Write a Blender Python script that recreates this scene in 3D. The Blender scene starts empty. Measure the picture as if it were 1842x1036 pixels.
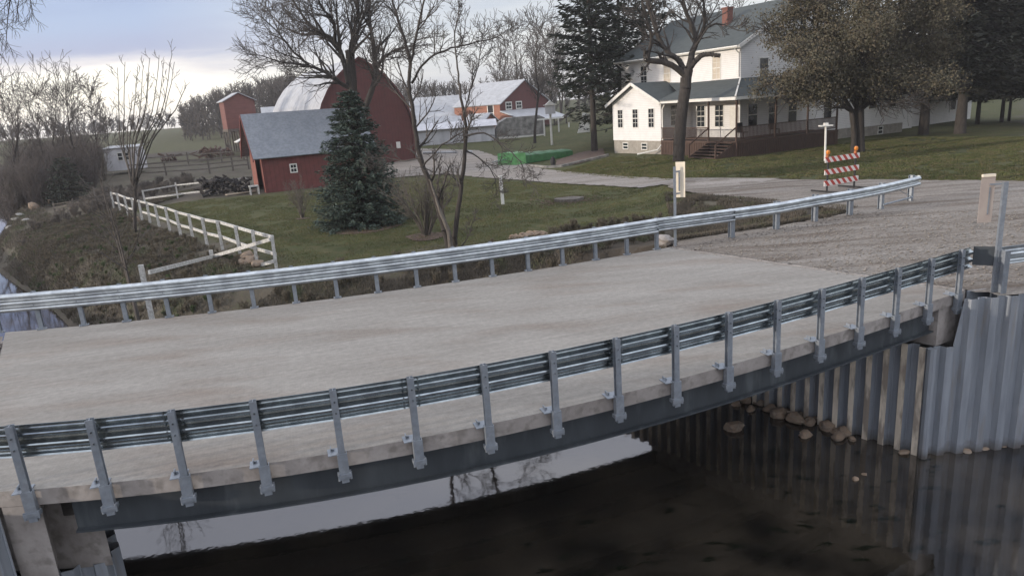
import bpy, math, random
import numpy as np
from math import radians, sin, cos, pi, sqrt
random.seed(7)
rng = np.random.default_rng(11)
sc = bpy.context.scene
COL = sc.collection

# ------------------------------------------------------------------ camera
FPX, PITCH, ROLL, CH = 1250.0, radians(14.75), radians(4.14), 4.16
cd = bpy.data.cameras.new("camera")
cam = bpy.data.objects.new("camera", cd)
COL.objects.link(cam)
sc.camera = cam
cd.sensor_width = 36.0
cd.lens = FPX / 1842 * 36
cd.clip_start = 0.1
cd.clip_end = 6000
from mathutils import Matrix, Vector
fwd = Vector((0, cos(PITCH), -sin(PITCH)))
up0 = Vector((0, sin(PITCH), cos(PITCH)))
rt0 = Vector((1, 0, 0))
# image x axis in world: u-> X=cos, Y(down)=sin  => right vector = rt0*cos - up0*sin
rt = rt0 * cos(ROLL) - up0 * sin(ROLL)
up = rt0 * sin(ROLL) + up0 * cos(ROLL)
m = Matrix((rt, up, -fwd)).transposed().to_4x4()
m.translation = Vector((0, 0, CH))
cam.matrix_world = m

# ------------------------------------------------------------------ sun and sky
SUN_AZ = Vector((-0.945, -0.327, 0)).normalized()      # direction towards the sun
SUN_EL = radians(7)
sl = bpy.data.lights.new("sun", 'SUN')
sl.energy = 3.2
sl.angle = radians(1.0)
sl.color = (1.0, 0.89, 0.76)
sun = bpy.data.objects.new("sun", sl)
COL.objects.link(sun)
sd = Vector((SUN_AZ.x * cos(SUN_EL), SUN_AZ.y * cos(SUN_EL), sin(SUN_EL)))
sun.rotation_euler = sd.to_track_quat('Z', 'Y').to_euler()

w = bpy.data.worlds.new("World")
sc.world = w
w.use_nodes = True
nt = w.node_tree
nt.nodes.clear()
def N(t, typ, **k):
    n = t.nodes.new(typ)
    for a, b in k.items():
        setattr(n, a, b)
    return n
def L(t, a, b):
    t.links.new(a, b)
out = N(nt, 'ShaderNodeOutputWorld')
bg = N(nt, 'ShaderNodeBackground')
sky = N(nt, 'ShaderNodeTexSky')
sky.sky_type = 'NISHITA'
sky.sun_disc = False
sky.sun_elevation = SUN_EL
sky.sun_rotation = math.atan2(SUN_AZ.x, SUN_AZ.y)
tc = N(nt, 'ShaderNodeTexCoord')
sep = N(nt, 'ShaderNodeSeparateXYZ')
L(nt, tc.outputs['Generated'], sep.inputs[0])
mp = N(nt, 'ShaderNodeMapping')
mp.inputs['Scale'].default_value = (1.6, 1.6, 11)
mp.inputs['Rotation'].default_value = (0.0, 0.05, 0)
L(nt, tc.outputs['Generated'], mp.inputs[0])
ns = N(nt, 'ShaderNodeTexNoise')
ns.inputs['Scale'].default_value = 1.7
ns.inputs['Detail'].default_value = 6
ns.inputs['Roughness'].default_value = 0.55
L(nt, mp.outputs[0], ns.inputs['Vector'])
# elevation + cloud noise -> cloud colour
ad = N(nt, 'ShaderNodeMath', operation='MULTIPLY_ADD')
L(nt, ns.outputs['Fac'], ad.inputs[0])
ad.inputs[1].default_value = 0.10
L(nt, sep.outputs['Z'], ad.inputs[2])
rp = N(nt, 'ShaderNodeValToRGB')
L(nt, ad.outputs[0], rp.inputs[0])
e = rp.color_ramp.elements
e[0].position = 0.0; e[0].color = (0.95, 0.90, 0.86, 1)
e[1].position = 1.0; e[1].color = (0.64, 0.645, 0.69, 1)
for pos, c in ((0.05, (1.25, 1.16, 1.02)), (0.110, (1.25, 1.2, 1.12)), (0.128, (0.82, 0.77, 0.82)), (0.146, (0.38, 0.41, 0.63)), (0.19, (0.39, 0.47, 0.70)), (0.25, (0.29, 0.34, 0.58)), (0.45, (0.61, 0.615, 0.67))):
    q = e.new(pos); q.color = (*c, 1)
# to the right of the picture the cloud is paler
rr = N(nt, 'ShaderNodeMapRange')
rr.inputs['From Min'].default_value = -0.42
rr.inputs['From Max'].default_value = -0.12
L(nt, sep.outputs['X'], rr.inputs['Value'])
mxr = N(nt, 'ShaderNodeMix', data_type='RGBA')
L(nt, rr.outputs[0], mxr.inputs['Factor'])
L(nt, rp.outputs[0], mxr.inputs['A'])
rp2 = N(nt, 'ShaderNodeValToRGB')
L(nt, ns.outputs['Fac'], rp2.inputs[0])
e2 = rp2.color_ramp.elements
e2[0].position = 0.35; e2[0].color = (0.54, 0.57, 0.67, 1)
e2[1].position = 0.66; e2[1].color = (0.80, 0.79, 0.81, 1)
L(nt, rp2.outputs[0], mxr.inputs['B'])
sk = N(nt, 'ShaderNodeMix', data_type='RGBA')
sk.blend_type = 'ADD'
sk.inputs['Factor'].default_value = 0.05
L(nt, mxr.outputs['Result'], sk.inputs['A'])
L(nt, sky.outputs[0], sk.inputs['B'])
# added brightness in the unseen sky above the frame, lighting deck and water
ov = N(nt, 'ShaderNodeMapRange')
ov.inputs['From Min'].default_value = 0.24; ov.inputs['From Max'].default_value = 0.55
ov.inputs['To Min'].default_value = 1.0; ov.inputs['To Max'].default_value = 1.75
L(nt, sep.outputs['Z'], ov.inputs['Value'])
sm = N(nt, 'ShaderNodeVectorMath', operation='SCALE')
L(nt, sk.outputs['Result'], sm.inputs[0]); L(nt, ov.outputs[0], sm.inputs['Scale'])
L(nt, sm.outputs[0], bg.inputs['Color'])
bg.inputs['Strength'].default_value = 1.0
L(nt, bg.outputs[0], out.inputs[0])
vs = sc.view_settings
vs.view_transform = 'Standard'
vs.look = 'None'
vs.exposure = 0.0
vs.gamma = 1

HAZE = 0.00045
sc.cycles.volume_bounces = 1
# ------------------------------------------------------------------ picture -> place
def ray(px, py):
    u = (px - 921) / FPX; v = (py - 518) / FPX
    d = fwd + rt * u - up * v
    return d
def G(px, py, z=0.0):
    d = ray(px, py); t = (z - CH) / d.z
    return np.array([d.x * t, d.y * t, z])
def DP(px, py, Y):
    d = ray(px, py); t = Y / d.y
    return np.array([d.x * t, d.y * t, CH + d.z * t])
def A3(*a): return np.array(a, float)

# ------------------------------------------------------------------ object helpers
def tag(o, label=None, cat=None, group=None, kind=None):
    if label: o['label'] = label
    if cat: o['category'] = cat
    if group: o['group'] = group
    if kind: o['kind'] = kind
    return o
def empty(name, loc, label, cat, group=None):
    o = bpy.data.objects.new(name, None)
    o.empty_display_size = 0.2
    COL.objects.link(o)
    o.location = Vector([float(v) for v in loc])
    return tag(o, label, cat, group)
def wloc(o):
    v = np.zeros(3)
    while o is not None:
        v += np.array(o.location); o = o.parent
    return v
class MB:
    def __init__(s):
        s.V = []; s.F = []; s.n = 0; s.mi = []
    def add(s, V, F, mi=0):
        V = np.asarray(V, float)
        s.V.append(V)
        for f in F: s.F.append([i + s.n for i in f]); s.mi.append(mi)
        s.n += len(V)
        return s
    def box(s, o, u, v, w_, mi=0):
        """corner o, three edge vectors"""
        o, u, v, w_ = map(np.asarray, (o, u, v, w_))
        V = [o, o + u, o + u + v, o + v, o + w_, o + u + w_, o + u + v + w_, o + v + w_]
        if np.dot(np.cross(u, v), w_) < 0:
            F = [(0, 1, 2, 3), (4, 7, 6, 5), (0, 4, 5, 1), (1, 5, 6, 2), (2, 6, 7, 3), (3, 7, 4, 0)]
        else:
            F = [(3, 2, 1, 0), (5, 6, 7, 4), (1, 5, 4, 0), (2, 6, 5, 1), (3, 7, 6, 2), (0, 4, 7, 3)]
        return s.add(V, F, mi)
    def bar(s, a, b, wd, ht, up_=(0, 0, 1), mi=0):
        """rectangular bar from a to b centred on the line"""
        a, b = np.asarray(a, float), np.asarray(b, float)
        d = b - a; up_ = np.asarray(up_, float)
        side = np.cross(d, up_)
        if np.linalg.norm(side) < 1e-6: side = np.cross(d, (1, 0, 0))
        side /= np.linalg.norm(side)
        h = np.cross(side, d); h /= np.linalg.norm(h)
        return s.box(a - side * wd / 2 - h * ht / 2, d, side * wd, h * ht, mi)
    def tube(s, pts, rad, k=8, cap=True, mi=0):
        pts = [np.asarray(p, float) for p in pts]
        if not hasattr(rad, '__len__'): rad = [rad] * len(pts)
        V = []; F = []
        t0 = pts[1] - pts[0]
        ref = np.array([0, 0, 1.0]) if abs(t0[2]) < 0.9 * np.linalg.norm(t0) else np.array([1.0, 0, 0])
        for i, p in enumerate(pts):
            t = pts[min(i + 1, len(pts) - 1)] - pts[max(i - 1, 0)]
            t = t / (np.linalg.norm(t) + 1e-9)
            u = np.cross(t, ref); u /= np.linalg.norm(u) + 1e-9
            v = np.cross(t, u); ref = np.cross(u, t)
            for j in range(k):
                a = 2 * pi * j / k
                V.append(p + rad[i] * (cos(a) * u + sin(a) * v))
        for i in range(len(pts) - 1):
            for j in range(k):
                a, b = i * k + j, i * k + (j + 1) % k
                F.append((a, a + k, b + k, b))
        if cap:
            F.append(tuple(range(k))); F.append(tuple(range((len(pts) - 1) * k, len(pts) * k))[::-1])
        return s.add(V, F, mi)
    def ext(s, poly, vec, mi=0):
        """closed planar polygon extruded by vec"""
        P0 = [np.asarray(p, float) for p in poly]; n = len(P0); vec = np.asarray(vec, float)
        V = P0 + [p + vec for p in P0]
        F = [tuple(range(n))[::-1], tuple(range(n, 2 * n))]
        for i in range(n):
            j = (i + 1) % n
            F.append((i, j, j + n, i + n))
        return s.add(V, F, mi)
    def quad(s, a, b, c, d, mi=0): return s.add([a, b, c, d], [(0, 1, 2, 3)], mi)
    def build(s, name, mats, parent=None, smooth=False, recalc=True):
        V = np.vstack(s.V)
        if parent is not None: V = V - wloc(parent)
        me = bpy.data.meshes.new(name)
        me.from_pydata(V.tolist(), [], s.F)
        if not isinstance(mats, (list, tuple)): mats = [mats]
        for mt in mats: me.materials.append(mt)
        if len(mats) > 1: me.polygons.foreach_set('material_index', s.mi)
        if recalc:
            import bmesh
            bm = bmesh.new(); bm.from_mesh(me)
            bmesh.ops.recalc_face_normals(bm, faces=bm.faces)
            bm.to_mesh(me); bm.free()
        if smooth: me.polygons.foreach_set('use_smooth', [True] * len(me.polygons))
        me.update()
        o = bpy.data.objects.new(name, me)
        COL.objects.link(o)
        if parent is not None: o.parent = parent
        return o
def quick_mesh(name, V, F4, mat_, parent=None, smooth=False, matidx=None):
    """numpy quads (n,4) or tris (n,3)"""
    V = np.asarray(V, np.float32)
    if parent is not None: V = V - wloc(parent).astype(np.float32)
    k = F4.shape[1]
    me = bpy.data.meshes.new(name)
    me.vertices.add(len(V)); me.vertices.foreach_set('co', V.ravel())
    me.loops.add(F4.size); me.loops.foreach_set('vertex_index', F4.astype(np.int32).ravel())
    me.polygons.add(len(F4))
    me.polygons.foreach_set('loop_start', np.arange(0, F4.size, k, dtype=np.int32))
    me.polygons.foreach_set('loop_total', np.full(len(F4), k, dtype=np.int32))
    ms = mat_ if isinstance(mat_, (list, tuple)) else [mat_]
    for mt in ms: me.materials.append(mt)
    if matidx is not None: me.polygons.foreach_set('material_index', matidx.astype(np.int32))
    if smooth: me.polygons.foreach_set('use_smooth', np.ones(len(F4), bool))
    me.update(calc_edges=True); me.validate()
    o = bpy.data.objects.new(name, me)
    COL.objects.link(o)
    if parent is not None: o.parent = parent
    return o
def copy_tree(o, parent=None):
    c = o.copy(); COL.objects.link(c)
    if parent is not None: c.parent = parent
    for ch in list(o.children): copy_tree(ch, c)
    return c

# ------------------------------------------------------------------ materials
def pm(name, c1, c2=None, scale=5, rough=0.8, metal=0.0, bump=0.0, bscale=None, stretch=(1, 1, 1), rot=0.0, lo=0.35, hi=0.65, c3=None, s3=40, f3=0.5, spec=0.5, detail=6, bdist=0.02, lo3=0.45, hi3=0.6):
    m_ = bpy.data.materials.new(name); m_.use_nodes = True
    t = m_.node_tree; b = t.nodes['Principled BSDF']
    b.inputs['Roughness'].default_value = rough
    b.inputs['Metallic'].default_value = metal
    b.inputs['Specular IOR Level'].default_value = spec
    tc_ = N(t, 'ShaderNodeTexCoord')
    mp_ = N(t, 'ShaderNodeMapping')
    mp_.inputs['Scale'].default_value = stretch
    mp_.inputs['Rotation'].default_value = (0, 0, rot)
    L(t, tc_.outputs['Object'], mp_.inputs[0])
    if c2 is None: c2 = tuple(x * 0.8 for x in c1)
    n1 = N(t, 'ShaderNodeTexNoise'); n1.inputs['Scale'].default_value = scale; n1.inputs['Detail'].default_value = detail
    n1.inputs['Roughness'].default_value = 0.6
    L(t, mp_.outputs[0], n1.inputs['Vector'])
    mr = N(t, 'ShaderNodeMapRange'); mr.inputs['From Min'].default_value = lo; mr.inputs['From Max'].default_value = hi
    L(t, n1.outputs['Fac'], mr.inputs['Value'])
    mx = N(t, 'ShaderNodeMix', data_type='RGBA')
    mx.inputs['A'].default_value = (*c1, 1); mx.inputs['B'].default_value = (*c2, 1)
    L(t, mr.outputs[0], mx.inputs['Factor'])
    res = mx.outputs['Result']
    if c3 is not None:
        n3 = N(t, 'ShaderNodeTexNoise'); n3.inputs['Scale'].default_value = s3; n3.inputs['Detail'].default_value = 4
        L(t, mp_.outputs[0], n3.inputs['Vector'])
        m3 = N(t, 'ShaderNodeMapRange'); m3.inputs['From Min'].default_value = lo3; m3.inputs['From Max'].default_value = hi3
        m3.inputs['To Max'].default_value = f3
        L(t, n3.outputs['Fac'], m3.inputs['Value'])
        mx3 = N(t, 'ShaderNodeMix', data_type='RGBA')
        L(t, m3.outputs[0], mx3.inputs['Factor']); L(t, res, mx3.inputs['A']); mx3.inputs['B'].default_value = (*c3, 1)
        res = mx3.outputs['Result']
    L(t, res, b.inputs['Base Color'])
    if bump:
        nb = N(t, 'ShaderNodeTexNoise'); nb.inputs['Scale'].default_value = bscale or scale * 4; nb.inputs['Detail'].default_value = 6
        L(t, mp_.outputs[0], nb.inputs['Vector'])
        bp = N(t, 'ShaderNodeBump'); bp.inputs['Strength'].default_value = bump; bp.inputs['Distance'].default_value = bdist
        L(t, nb.outputs['Fac'], bp.inputs['Height']); L(t, bp.outputs[0], b.inputs['Normal'])
    m_['res'] = 1
    return m_, t, b, res, mp_
def M_(*a, **k): return pm(*a, **k)[0]
BR = math.atan2(cos(1.2645), sin(1.2645))   # heading of the bridge in the xy plane

# concrete deck
def concrete_deck():
    m_, t, b, res, mp_ = pm('deck concrete', (0.305, 0.286, 0.260), (0.228, 0.210, 0.187), scale=0.8, stretch=(0.35, 1.3, 1), rot=-BR, rough=0.85, c3=(0.200, 0.160, 0.130), s3=1.0, f3=0.7, lo3=0.50, hi3=0.72, lo=0.3, hi=0.7)
    tc_ = N(t, 'ShaderNodeTexCoord')
    mpb = N(t, 'ShaderNodeMapping'); mpb.inputs['Rotation'].default_value = (0, 0, -BR)
    L(t, tc_.outputs['Object'], mpb.inputs[0])
    # longitudinal tyre / drag streaks
    ms = N(t, 'ShaderNodeMapping'); ms.inputs['Scale'].default_value = (0.35, 9, 1); L(t, mpb.outputs[0], ms.inputs[0])
    n = N(t, 'ShaderNodeTexNoise'); n.inputs['Scale'].default_value = 1.3; n.inputs['Detail'].default_value = 8; n.inputs['Roughness'].default_value = 0.65; L(t, ms.outputs[0], n.inputs['Vector'])
    r = N(t, 'ShaderNodeMapRange'); r.inputs['From Min'].default_value = 0.35; r.inputs['From Max'].default_value = 0.7; r.inputs['To Min'].default_value = 1.08; r.inputs['To Max'].default_value = 0.86
    L(t, n.outputs['Fac'], r.inputs['Value'])
    # fine speckle
    n2 = N(t, 'ShaderNodeTexNoise'); n2.inputs['Scale'].default_value = 8; n2.inputs['Detail'].default_value = 9; n2.inputs['Roughness'].default_value = 0.85; L(t, mpb.outputs[0], n2.inputs['Vector'])
    r2 = N(t, 'ShaderNodeMapRange'); r2.inputs['From Min'].default_value = 0.3; r2.inputs['From Max'].default_value = 0.7; r2.inputs['To Min'].default_value = 0.72; r2.inputs['To Max'].default_value = 1.26
    L(t, n2.outputs['Fac'], r2.inputs['Value'])
    # tining grooves across the road
    wv = N(t, 'ShaderNodeTexWave'); wv.wave_type = 'BANDS'; wv.bands_direction = 'X'; wv.inputs['Scale'].default_value = 7.5; wv.inputs['Distortion'].default_value = 0.6; wv.inputs['Detail'].default_value = 2
    L(t, mpb.outputs[0], wv.inputs['Vector'])
    r3 = N(t, 'ShaderNodeMapRange'); r3.inputs['To Min'].default_value = 0.985; r3.inputs['To Max'].default_value = 1.012
    L(t, wv.outputs['Fac'], r3.inputs['Value'])
    # small dark mud spots
    ms4 = N(t, 'ShaderNodeMapping'); ms4.inputs['Scale'].default_value = (0.6, 2.6, 1); L(t, mpb.outputs[0], ms4.inputs[0])
    n4 = N(t, 'ShaderNodeTexNoise'); n4.inputs['Scale'].default_value = 2.4; n4.inputs['Detail'].default_value = 7; n4.inputs['Roughness'].default_value = 0.7; L(t, ms4.outputs[0], n4.inputs['Vector'])
    r4 = N(t, 'ShaderNodeMapRange'); r4.inputs['From Min'].default_value = 0.62; r4.inputs['From Max'].default_value = 0.74; r4.inputs['To Min'].default_value = 1; r4.inputs['To Max'].default_value = 0.55
    L(t, n4.outputs['Fac'], r4.inputs['Value'])
    a = N(t, 'ShaderNodeMath', operation='MULTIPLY'); L(t, r.outputs[0], a.inputs[0]); L(t, r2.outputs[0], a.inputs[1])
    a2 = N(t, 'ShaderNodeMath', operation='MULTIPLY'); L(t, a.outputs[0], a2.inputs[0]); L(t, r3.outputs[0], a2.inputs[1])
    a3 = N(t, 'ShaderNodeMath', operation='MULTIPLY'); L(t, a2.outputs[0], a3.inputs[0]); L(t, r4.outputs[0], a3.inputs[1])
    mu = N(t, 'ShaderNodeVectorMath', operation='SCALE'); L(t, res, mu.inputs[0]); L(t, a3.outputs[0], mu.inputs['Scale'])
    L(t, mu.outputs[0], b.inputs['Base Color'])
    bp = N(t, 'ShaderNodeBump'); bp.inputs['Strength'].default_value = 0.5; bp.inputs['Distance'].default_value = 0.01
    L(t, n2.outputs['Fac'], bp.inputs['Height']); L(t, bp.outputs[0], b.inputs['Normal'])
    return m_
MAT = {}
MAT['deck'] = concrete_deck()
MAT['conc'] = M_('weathered concrete', (0.36, 0.33, 0.31), (0.24, 0.215, 0.20), scale=2.2, rough=0.9, bump=0.4, c3=(0.13, 0.115, 0.10), s3=6, f3=0.6, lo3=0.5, hi3=0.68)
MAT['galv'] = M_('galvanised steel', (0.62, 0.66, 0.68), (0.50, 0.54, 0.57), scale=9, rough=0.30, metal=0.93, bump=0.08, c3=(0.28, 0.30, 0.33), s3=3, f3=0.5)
MAT['galvdark'] = M_('weathered shade-darkened galvanised steel', (0.42, 0.46, 0.48), (0.31, 0.35, 0.37), scale=9, rough=0.22, metal=0.95, bump=0.05, c3=(0.20, 0.22, 0.24), s3=3, f3=0.5)  # little weathered; base darkened to stand in for dark surroundings it would mirror
MAT['galvpost'] = M_('galvanised post steel', (0.30, 0.33, 0.37), (0.23, 0.26, 0.30), scale=6, rough=0.5, metal=0.45, c3=(0.2, 0.21, 0.23), s3=14, f3=0.4)
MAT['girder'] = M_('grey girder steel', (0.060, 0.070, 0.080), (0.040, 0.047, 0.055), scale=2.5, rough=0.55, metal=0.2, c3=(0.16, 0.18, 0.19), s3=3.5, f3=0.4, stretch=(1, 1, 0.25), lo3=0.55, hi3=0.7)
MAT['pile'] = M_('sheet pile steel', (0.30, 0.325, 0.36), (0.21, 0.23, 0.26), scale=2.0, rough=0.55, metal=0.25, stretch=(3, 3, 0.35), bump=0.1, c3=(0.22, 0.19, 0.16), s3=2.5, f3=0.5, lo3=0.55, hi3=0.72)
MAT['rail_edge'] = M_('white paint', (0.62, 0.62, 0.60), (0.45, 0.44, 0.42), scale=7, rough=0.7, c3=(0.25, 0.24, 0.22), s3=16, f3=0.55)
MAT['white'] = M_('white painted metal', (0.78, 0.77, 0.73), (0.68, 0.66, 0.62), scale=4, rough=0.5)
MAT['cream'] = M_('cream sign sheeting', (0.80, 0.72, 0.58), (0.72, 0.64, 0.52), scale=4, rough=0.45)
MAT['tansign'] = M_('tan sign sheeting', (0.40, 0.34, 0.30), (0.36, 0.30, 0.27), scale=5, rough=0.6)
MAT['redrail'] = None
MAT['amber'] = M_('amber lens', (0.75, 0.26, 0.04), (0.6, 0.2, 0.03), scale=20, rough=0.3)
MAT['black'] = M_('black rubber', (0.02, 0.02, 0.022), rough=0.7)
MAT['bark'] = M_('grey bark', (0.062, 0.053, 0.047), (0.034, 0.029, 0.026), scale=6, rough=0.95, bump=0.6, stretch=(2, 2, 0.5))
MAT['bark_light'] = M_('ash grey bark', (0.17, 0.15, 0.13), (0.09, 0.078, 0.068), scale=5, rough=0.95, bump=0.6, stretch=(2, 2, 0.5))
MAT['twig'] = M_('twig', (0.100, 0.088, 0.080), (0.068, 0.060, 0.055), scale=2, rough=0.95)
MAT['twig_pale'] = M_('pale twig', (0.15, 0.13, 0.112), (0.10, 0.088, 0.078), scale=1, rough=0.95)
MAT['twig_red'] = M_('reddish brush twig', (0.125, 0.106, 0.098), (0.085, 0.073, 0.068), scale=1, rough=0.95)
MAT['spruce'] = M_('spruce needles', (0.066, 0.096, 0.076), (0.032, 0.050, 0.038), scale=2.5, rough=0.8, c3=(0.085, 0.115, 0.09), s3=14, f3=0.6)
MAT['darkspruce'] = M_('dark conifer needles', (0.030, 0.042, 0.028), (0.012, 0.018, 0.013), scale=1.2, rough=0.85, c3=(0.055, 0.06, 0.035), s3=9, f3=0.5)
MAT['brownleaf'] = M_('brown and olive leaves', (0.125, 0.116, 0.082), (0.080, 0.077, 0.055), scale=0.8, spec=.1, rough=0.95, c3=(0.14, 0.112, 0.080), s3=2.5, f3=0.7)
MAT['darkleaf'] = M_('dark mixed needles', (0.035, 0.042, 0.028), (0.018, 0.022, 0.016), scale=0.8, rough=0.85, c3=(0.07, 0.055, 0.035), s3=6, f3=0.5)
MAT['weed'] = M_('green weeds', (0.09, 0.12, 0.05), (0.05, 0.075, 0.03), scale=3, rough=0.9)
MAT['drygrass'] = M_('dry grass', (0.15, 0.128, 0.092), (0.095, 0.082, 0.060), scale=3, rough=0.95)
MAT['rock'] = M_('brown field stone', (0.32, 0.23, 0.16), (0.17, 0.13, 0.10), scale=3.5, rough=0.9, bump=0.6, c3=(0.30, 0.25, 0.20), s3=12, f3=0.5)
MAT['wood'] = M_('weathered wood', (0.17, 0.15, 0.13), (0.10, 0.088, 0.078), scale=4, rough=0.95, stretch=(1, 1, 3))
MAT['woodlight'] = M_('pale board', (0.42, 0.35, 0.27), (0.3, 0.25, 0.2), scale=4, rough=0.9)
MAT['tin'] = M_('silver roofing tin', (0.46, 0.47, 0.49), (0.36, 0.37, 0.39), scale=1.2, rough=0.6, metal=0.1, c3=(0.26, 0.24, 0.23), s3=2.5, f3=0.4, lo3=0.52, hi3=0.7)
MAT['greyroof'] = M_('blue grey roofing', (0.235, 0.255, 0.285), (0.185, 0.205, 0.235), scale=1.5, rough=0.6, c3=(0.11, 0.12, 0.14), s3=6, f3=0.3)
MAT['glass'] = M_('dark window glass', (0.02, 0.025, 0.03), (0.03, 0.035, 0.04), scale=1, rough=0.08, spec=0.8)
MAT['reflection'] = M_('pale painted window reflection', (0.62, 0.55, 0.45), (0.5, 0.44, 0.36), scale=3, rough=0.4)  # bright reflection painted into an opaque, curtain-pale pane colour
MAT['whiteplastic'] = M_('white sheeting', (0.62, 0.62, 0.65), (0.46, 0.46, 0.49), scale=0.8, rough=0.6, stretch=(2, 2, .4))
MAT['greentarp'] = M_('green tarp', (0.045, 0.17, 0.065), (0.028, 0.11, 0.042), scale=1.8, rough=0.5, bump=0.5, bscale=3, bdist=.08)
MAT['greenend'] = M_('bright green cover', (0.16, 0.42, 0.16), (0.10, 0.29, 0.10), scale=2.5, rough=0.5, bump=0.5, bscale=4, bdist=.08)
MAT['brownwood'] = M_('red brown stained wood', (0.100, 0.060, 0.044), (0.062, 0.038, 0.030), scale=5, rough=0.8, stretch=(4, 4, .5))
MAT['brick'] = M_('chimney brick', (0.22, 0.095, 0.075), (0.15, 0.070, 0.058), scale=9, rough=0.9)
MAT['found'] = M_('foundation block', (0.36, 0.33, 0.29), (0.26, 0.24, 0.21), scale=3, rough=0.95, bump=0.3)
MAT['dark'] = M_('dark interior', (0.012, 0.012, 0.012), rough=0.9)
MAT['woodchip'] = M_('bark chips', (0.15, 0.10, 0.075), (0.09, 0.062, 0.05), scale=6, rough=0.95, bump=0.5)
MAT['junk'] = M_('rusty metal', (0.14, 0.085, 0.065), (0.07, 0.05, 0.045), scale=3, rough=0.85)
MAT['orange'] = M_('orange plastic', (0.45, 0.14, 0.04), rough=0.5)

def lined(name, c1, c2, period, axis='Z', depth=0.5, rough=0.75, scale=2.0, dark=0.8, c3=None, duty=None):
    """boards, siding or roof courses: thin lines every `period` m along an axis of the object"""
    m_, t, b, res, mp_ = pm(name, c1, c2, scale=scale, rough=rough, c3=c3, s3=3.0, f3=0.45)
    tc_ = N(t, 'ShaderNodeTexCoord'); sp = N(t, 'ShaderNodeSeparateXYZ'); L(t, tc_.outputs['Object'], sp.inputs[0])
    if isinstance(axis, str): src = sp.outputs['Z']
    else:
        # axis given as a horizontal unit vector
        vm = N(t, 'ShaderNodeVectorMath', operation='DOT_PRODUCT'); L(t, tc_.outputs['Object'], vm.inputs[0]); vm.inputs[1].default_value = (axis[0], axis[1], 0)
        src = vm.outputs['Value']
    dv = N(t, 'ShaderNodeMath', operation='DIVIDE'); L(t, src, dv.inputs[0]); dv.inputs[1].default_value = period
    fr = N(t, 'ShaderNodeMath', operation='FRACT'); L(t, dv.outputs[0], fr.inputs[0])
    r = N(t, 'ShaderNodeMapRange'); r.inputs['From Min'].default_value = 0.0; r.inputs['From Max'].default_value = 0.22
    r.inputs['To Min'].default_value = dark; r.inputs['To Max'].default_value = 1
    L(t, fr.outputs[0], r.inputs['Value'])
    mu = N(t, 'ShaderNodeVectorMath', operation='SCALE'); L(t, res, mu.inputs[0]); L(t, r.outputs[0], mu.inputs['Scale'])
    L(t, mu.outputs[0], b.inputs['Base Color'])
    return m_
def waterline(m_, z0, col=(0.07, 0.055, 0.042)):
    '''mud and rust left by high water on the lowest part of the sheets'''
    t = m_.node_tree; b = t.nodes['Principled BSDF']; src = b.inputs['Base Color'].links[0].from_socket
    tc_ = N(t, 'ShaderNodeTexCoord'); sp = N(t, 'ShaderNodeSeparateXYZ'); L(t, tc_.outputs['Object'], sp.inputs[0])
    n = N(t, 'ShaderNodeTexNoise'); n.inputs['Scale'].default_value = 5; n.inputs['Detail'].default_value = 5; L(t, tc_.outputs['Object'], n.inputs['Vector'])
    a = N(t, 'ShaderNodeMath', operation='MULTIPLY_ADD'); L(t, n.outputs['Fac'], a.inputs[0]); a.inputs[1].default_value = 0.35; L(t, sp.outputs['Z'], a.inputs[2])
    r = N(t, 'ShaderNodeMapRange'); r.inputs['From Min'].default_value = z0 + .42; r.inputs['From Max'].default_value = z0 + .16; r.inputs['To Max'].default_value = .8; L(t, a.outputs[0], r.inputs['Value'])
    mx = N(t, 'ShaderNodeMix', data_type='RGBA'); L(t, r.outputs[0], mx.inputs['Factor']); L(t, src, mx.inputs['A']); mx.inputs['B'].default_value = (*col, 1)
    L(t, mx.outputs['Result'], b.inputs['Base Color'])
waterline(MAT['pile'], -3.27)
# directions of the buildings
HA = A3(0.45, -0.893, 0); HB = A3(0.893, 0.45, 0)       # farmhouse
SU = A3(0.90, 0.436, 0); SV = A3(-0.436, 0.90, 0)       # small barn
BA = A3(0.88, 0.475, 0); BB = A3(-0.475, 0.88, 0)       # big barn: along the gable, back along the ridge
MAT['siding'] = lined('white lap siding', (0.80, 0.79, 0.78), (0.74, 0.73, 0.72), 0.13, dark=0.72)
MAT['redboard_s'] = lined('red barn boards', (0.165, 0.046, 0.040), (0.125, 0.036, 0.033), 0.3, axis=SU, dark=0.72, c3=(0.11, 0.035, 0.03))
MAT['redboard_g'] = lined('lighter red boards', (0.30, 0.105, 0.075), (0.20, 0.07, 0.055), 0.3, axis=SV, dark=0.7, c3=(0.16, 0.09, 0.075))  # lighter, warmer red than the long wall boards
MAT['redboard_b'] = lined('dark red barn boards', (0.13, 0.043, 0.040), (0.105, 0.036, 0.034), 0.3, axis=BA, dark=0.78, c3=(0.10, 0.042, 0.038))
MAT['redflat'] = lined('red shed cladding', (0.24, 0.075, 0.06), (0.19, 0.06, 0.05), 0.4, axis=(1, 0, 0), dark=0.85)
MAT['redtower'] = lined('red bin cladding', (0.19, 0.080, 0.068), (0.155, 0.066, 0.058), 0.6, axis='Z', dark=0.85)
MAT['orangered'] = lined('orange red shed wall', (0.33, 0.145, 0.095), (0.27, 0.12, 0.08), 0.5, axis='Z', dark=0.88)
MAT['shingle'] = lined('green grey shingles', (0.075, 0.088, 0.088), (0.058, 0.068, 0.070), 0.14, axis='Z', dark=0.8, rough=0.9)
MAT['stonewall'] = M_('grey mottled stone', (0.33, 0.32, 0.30), (0.14, 0.135, 0.13), scale=2.0, rough=0.95, bump=0.5)

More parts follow.
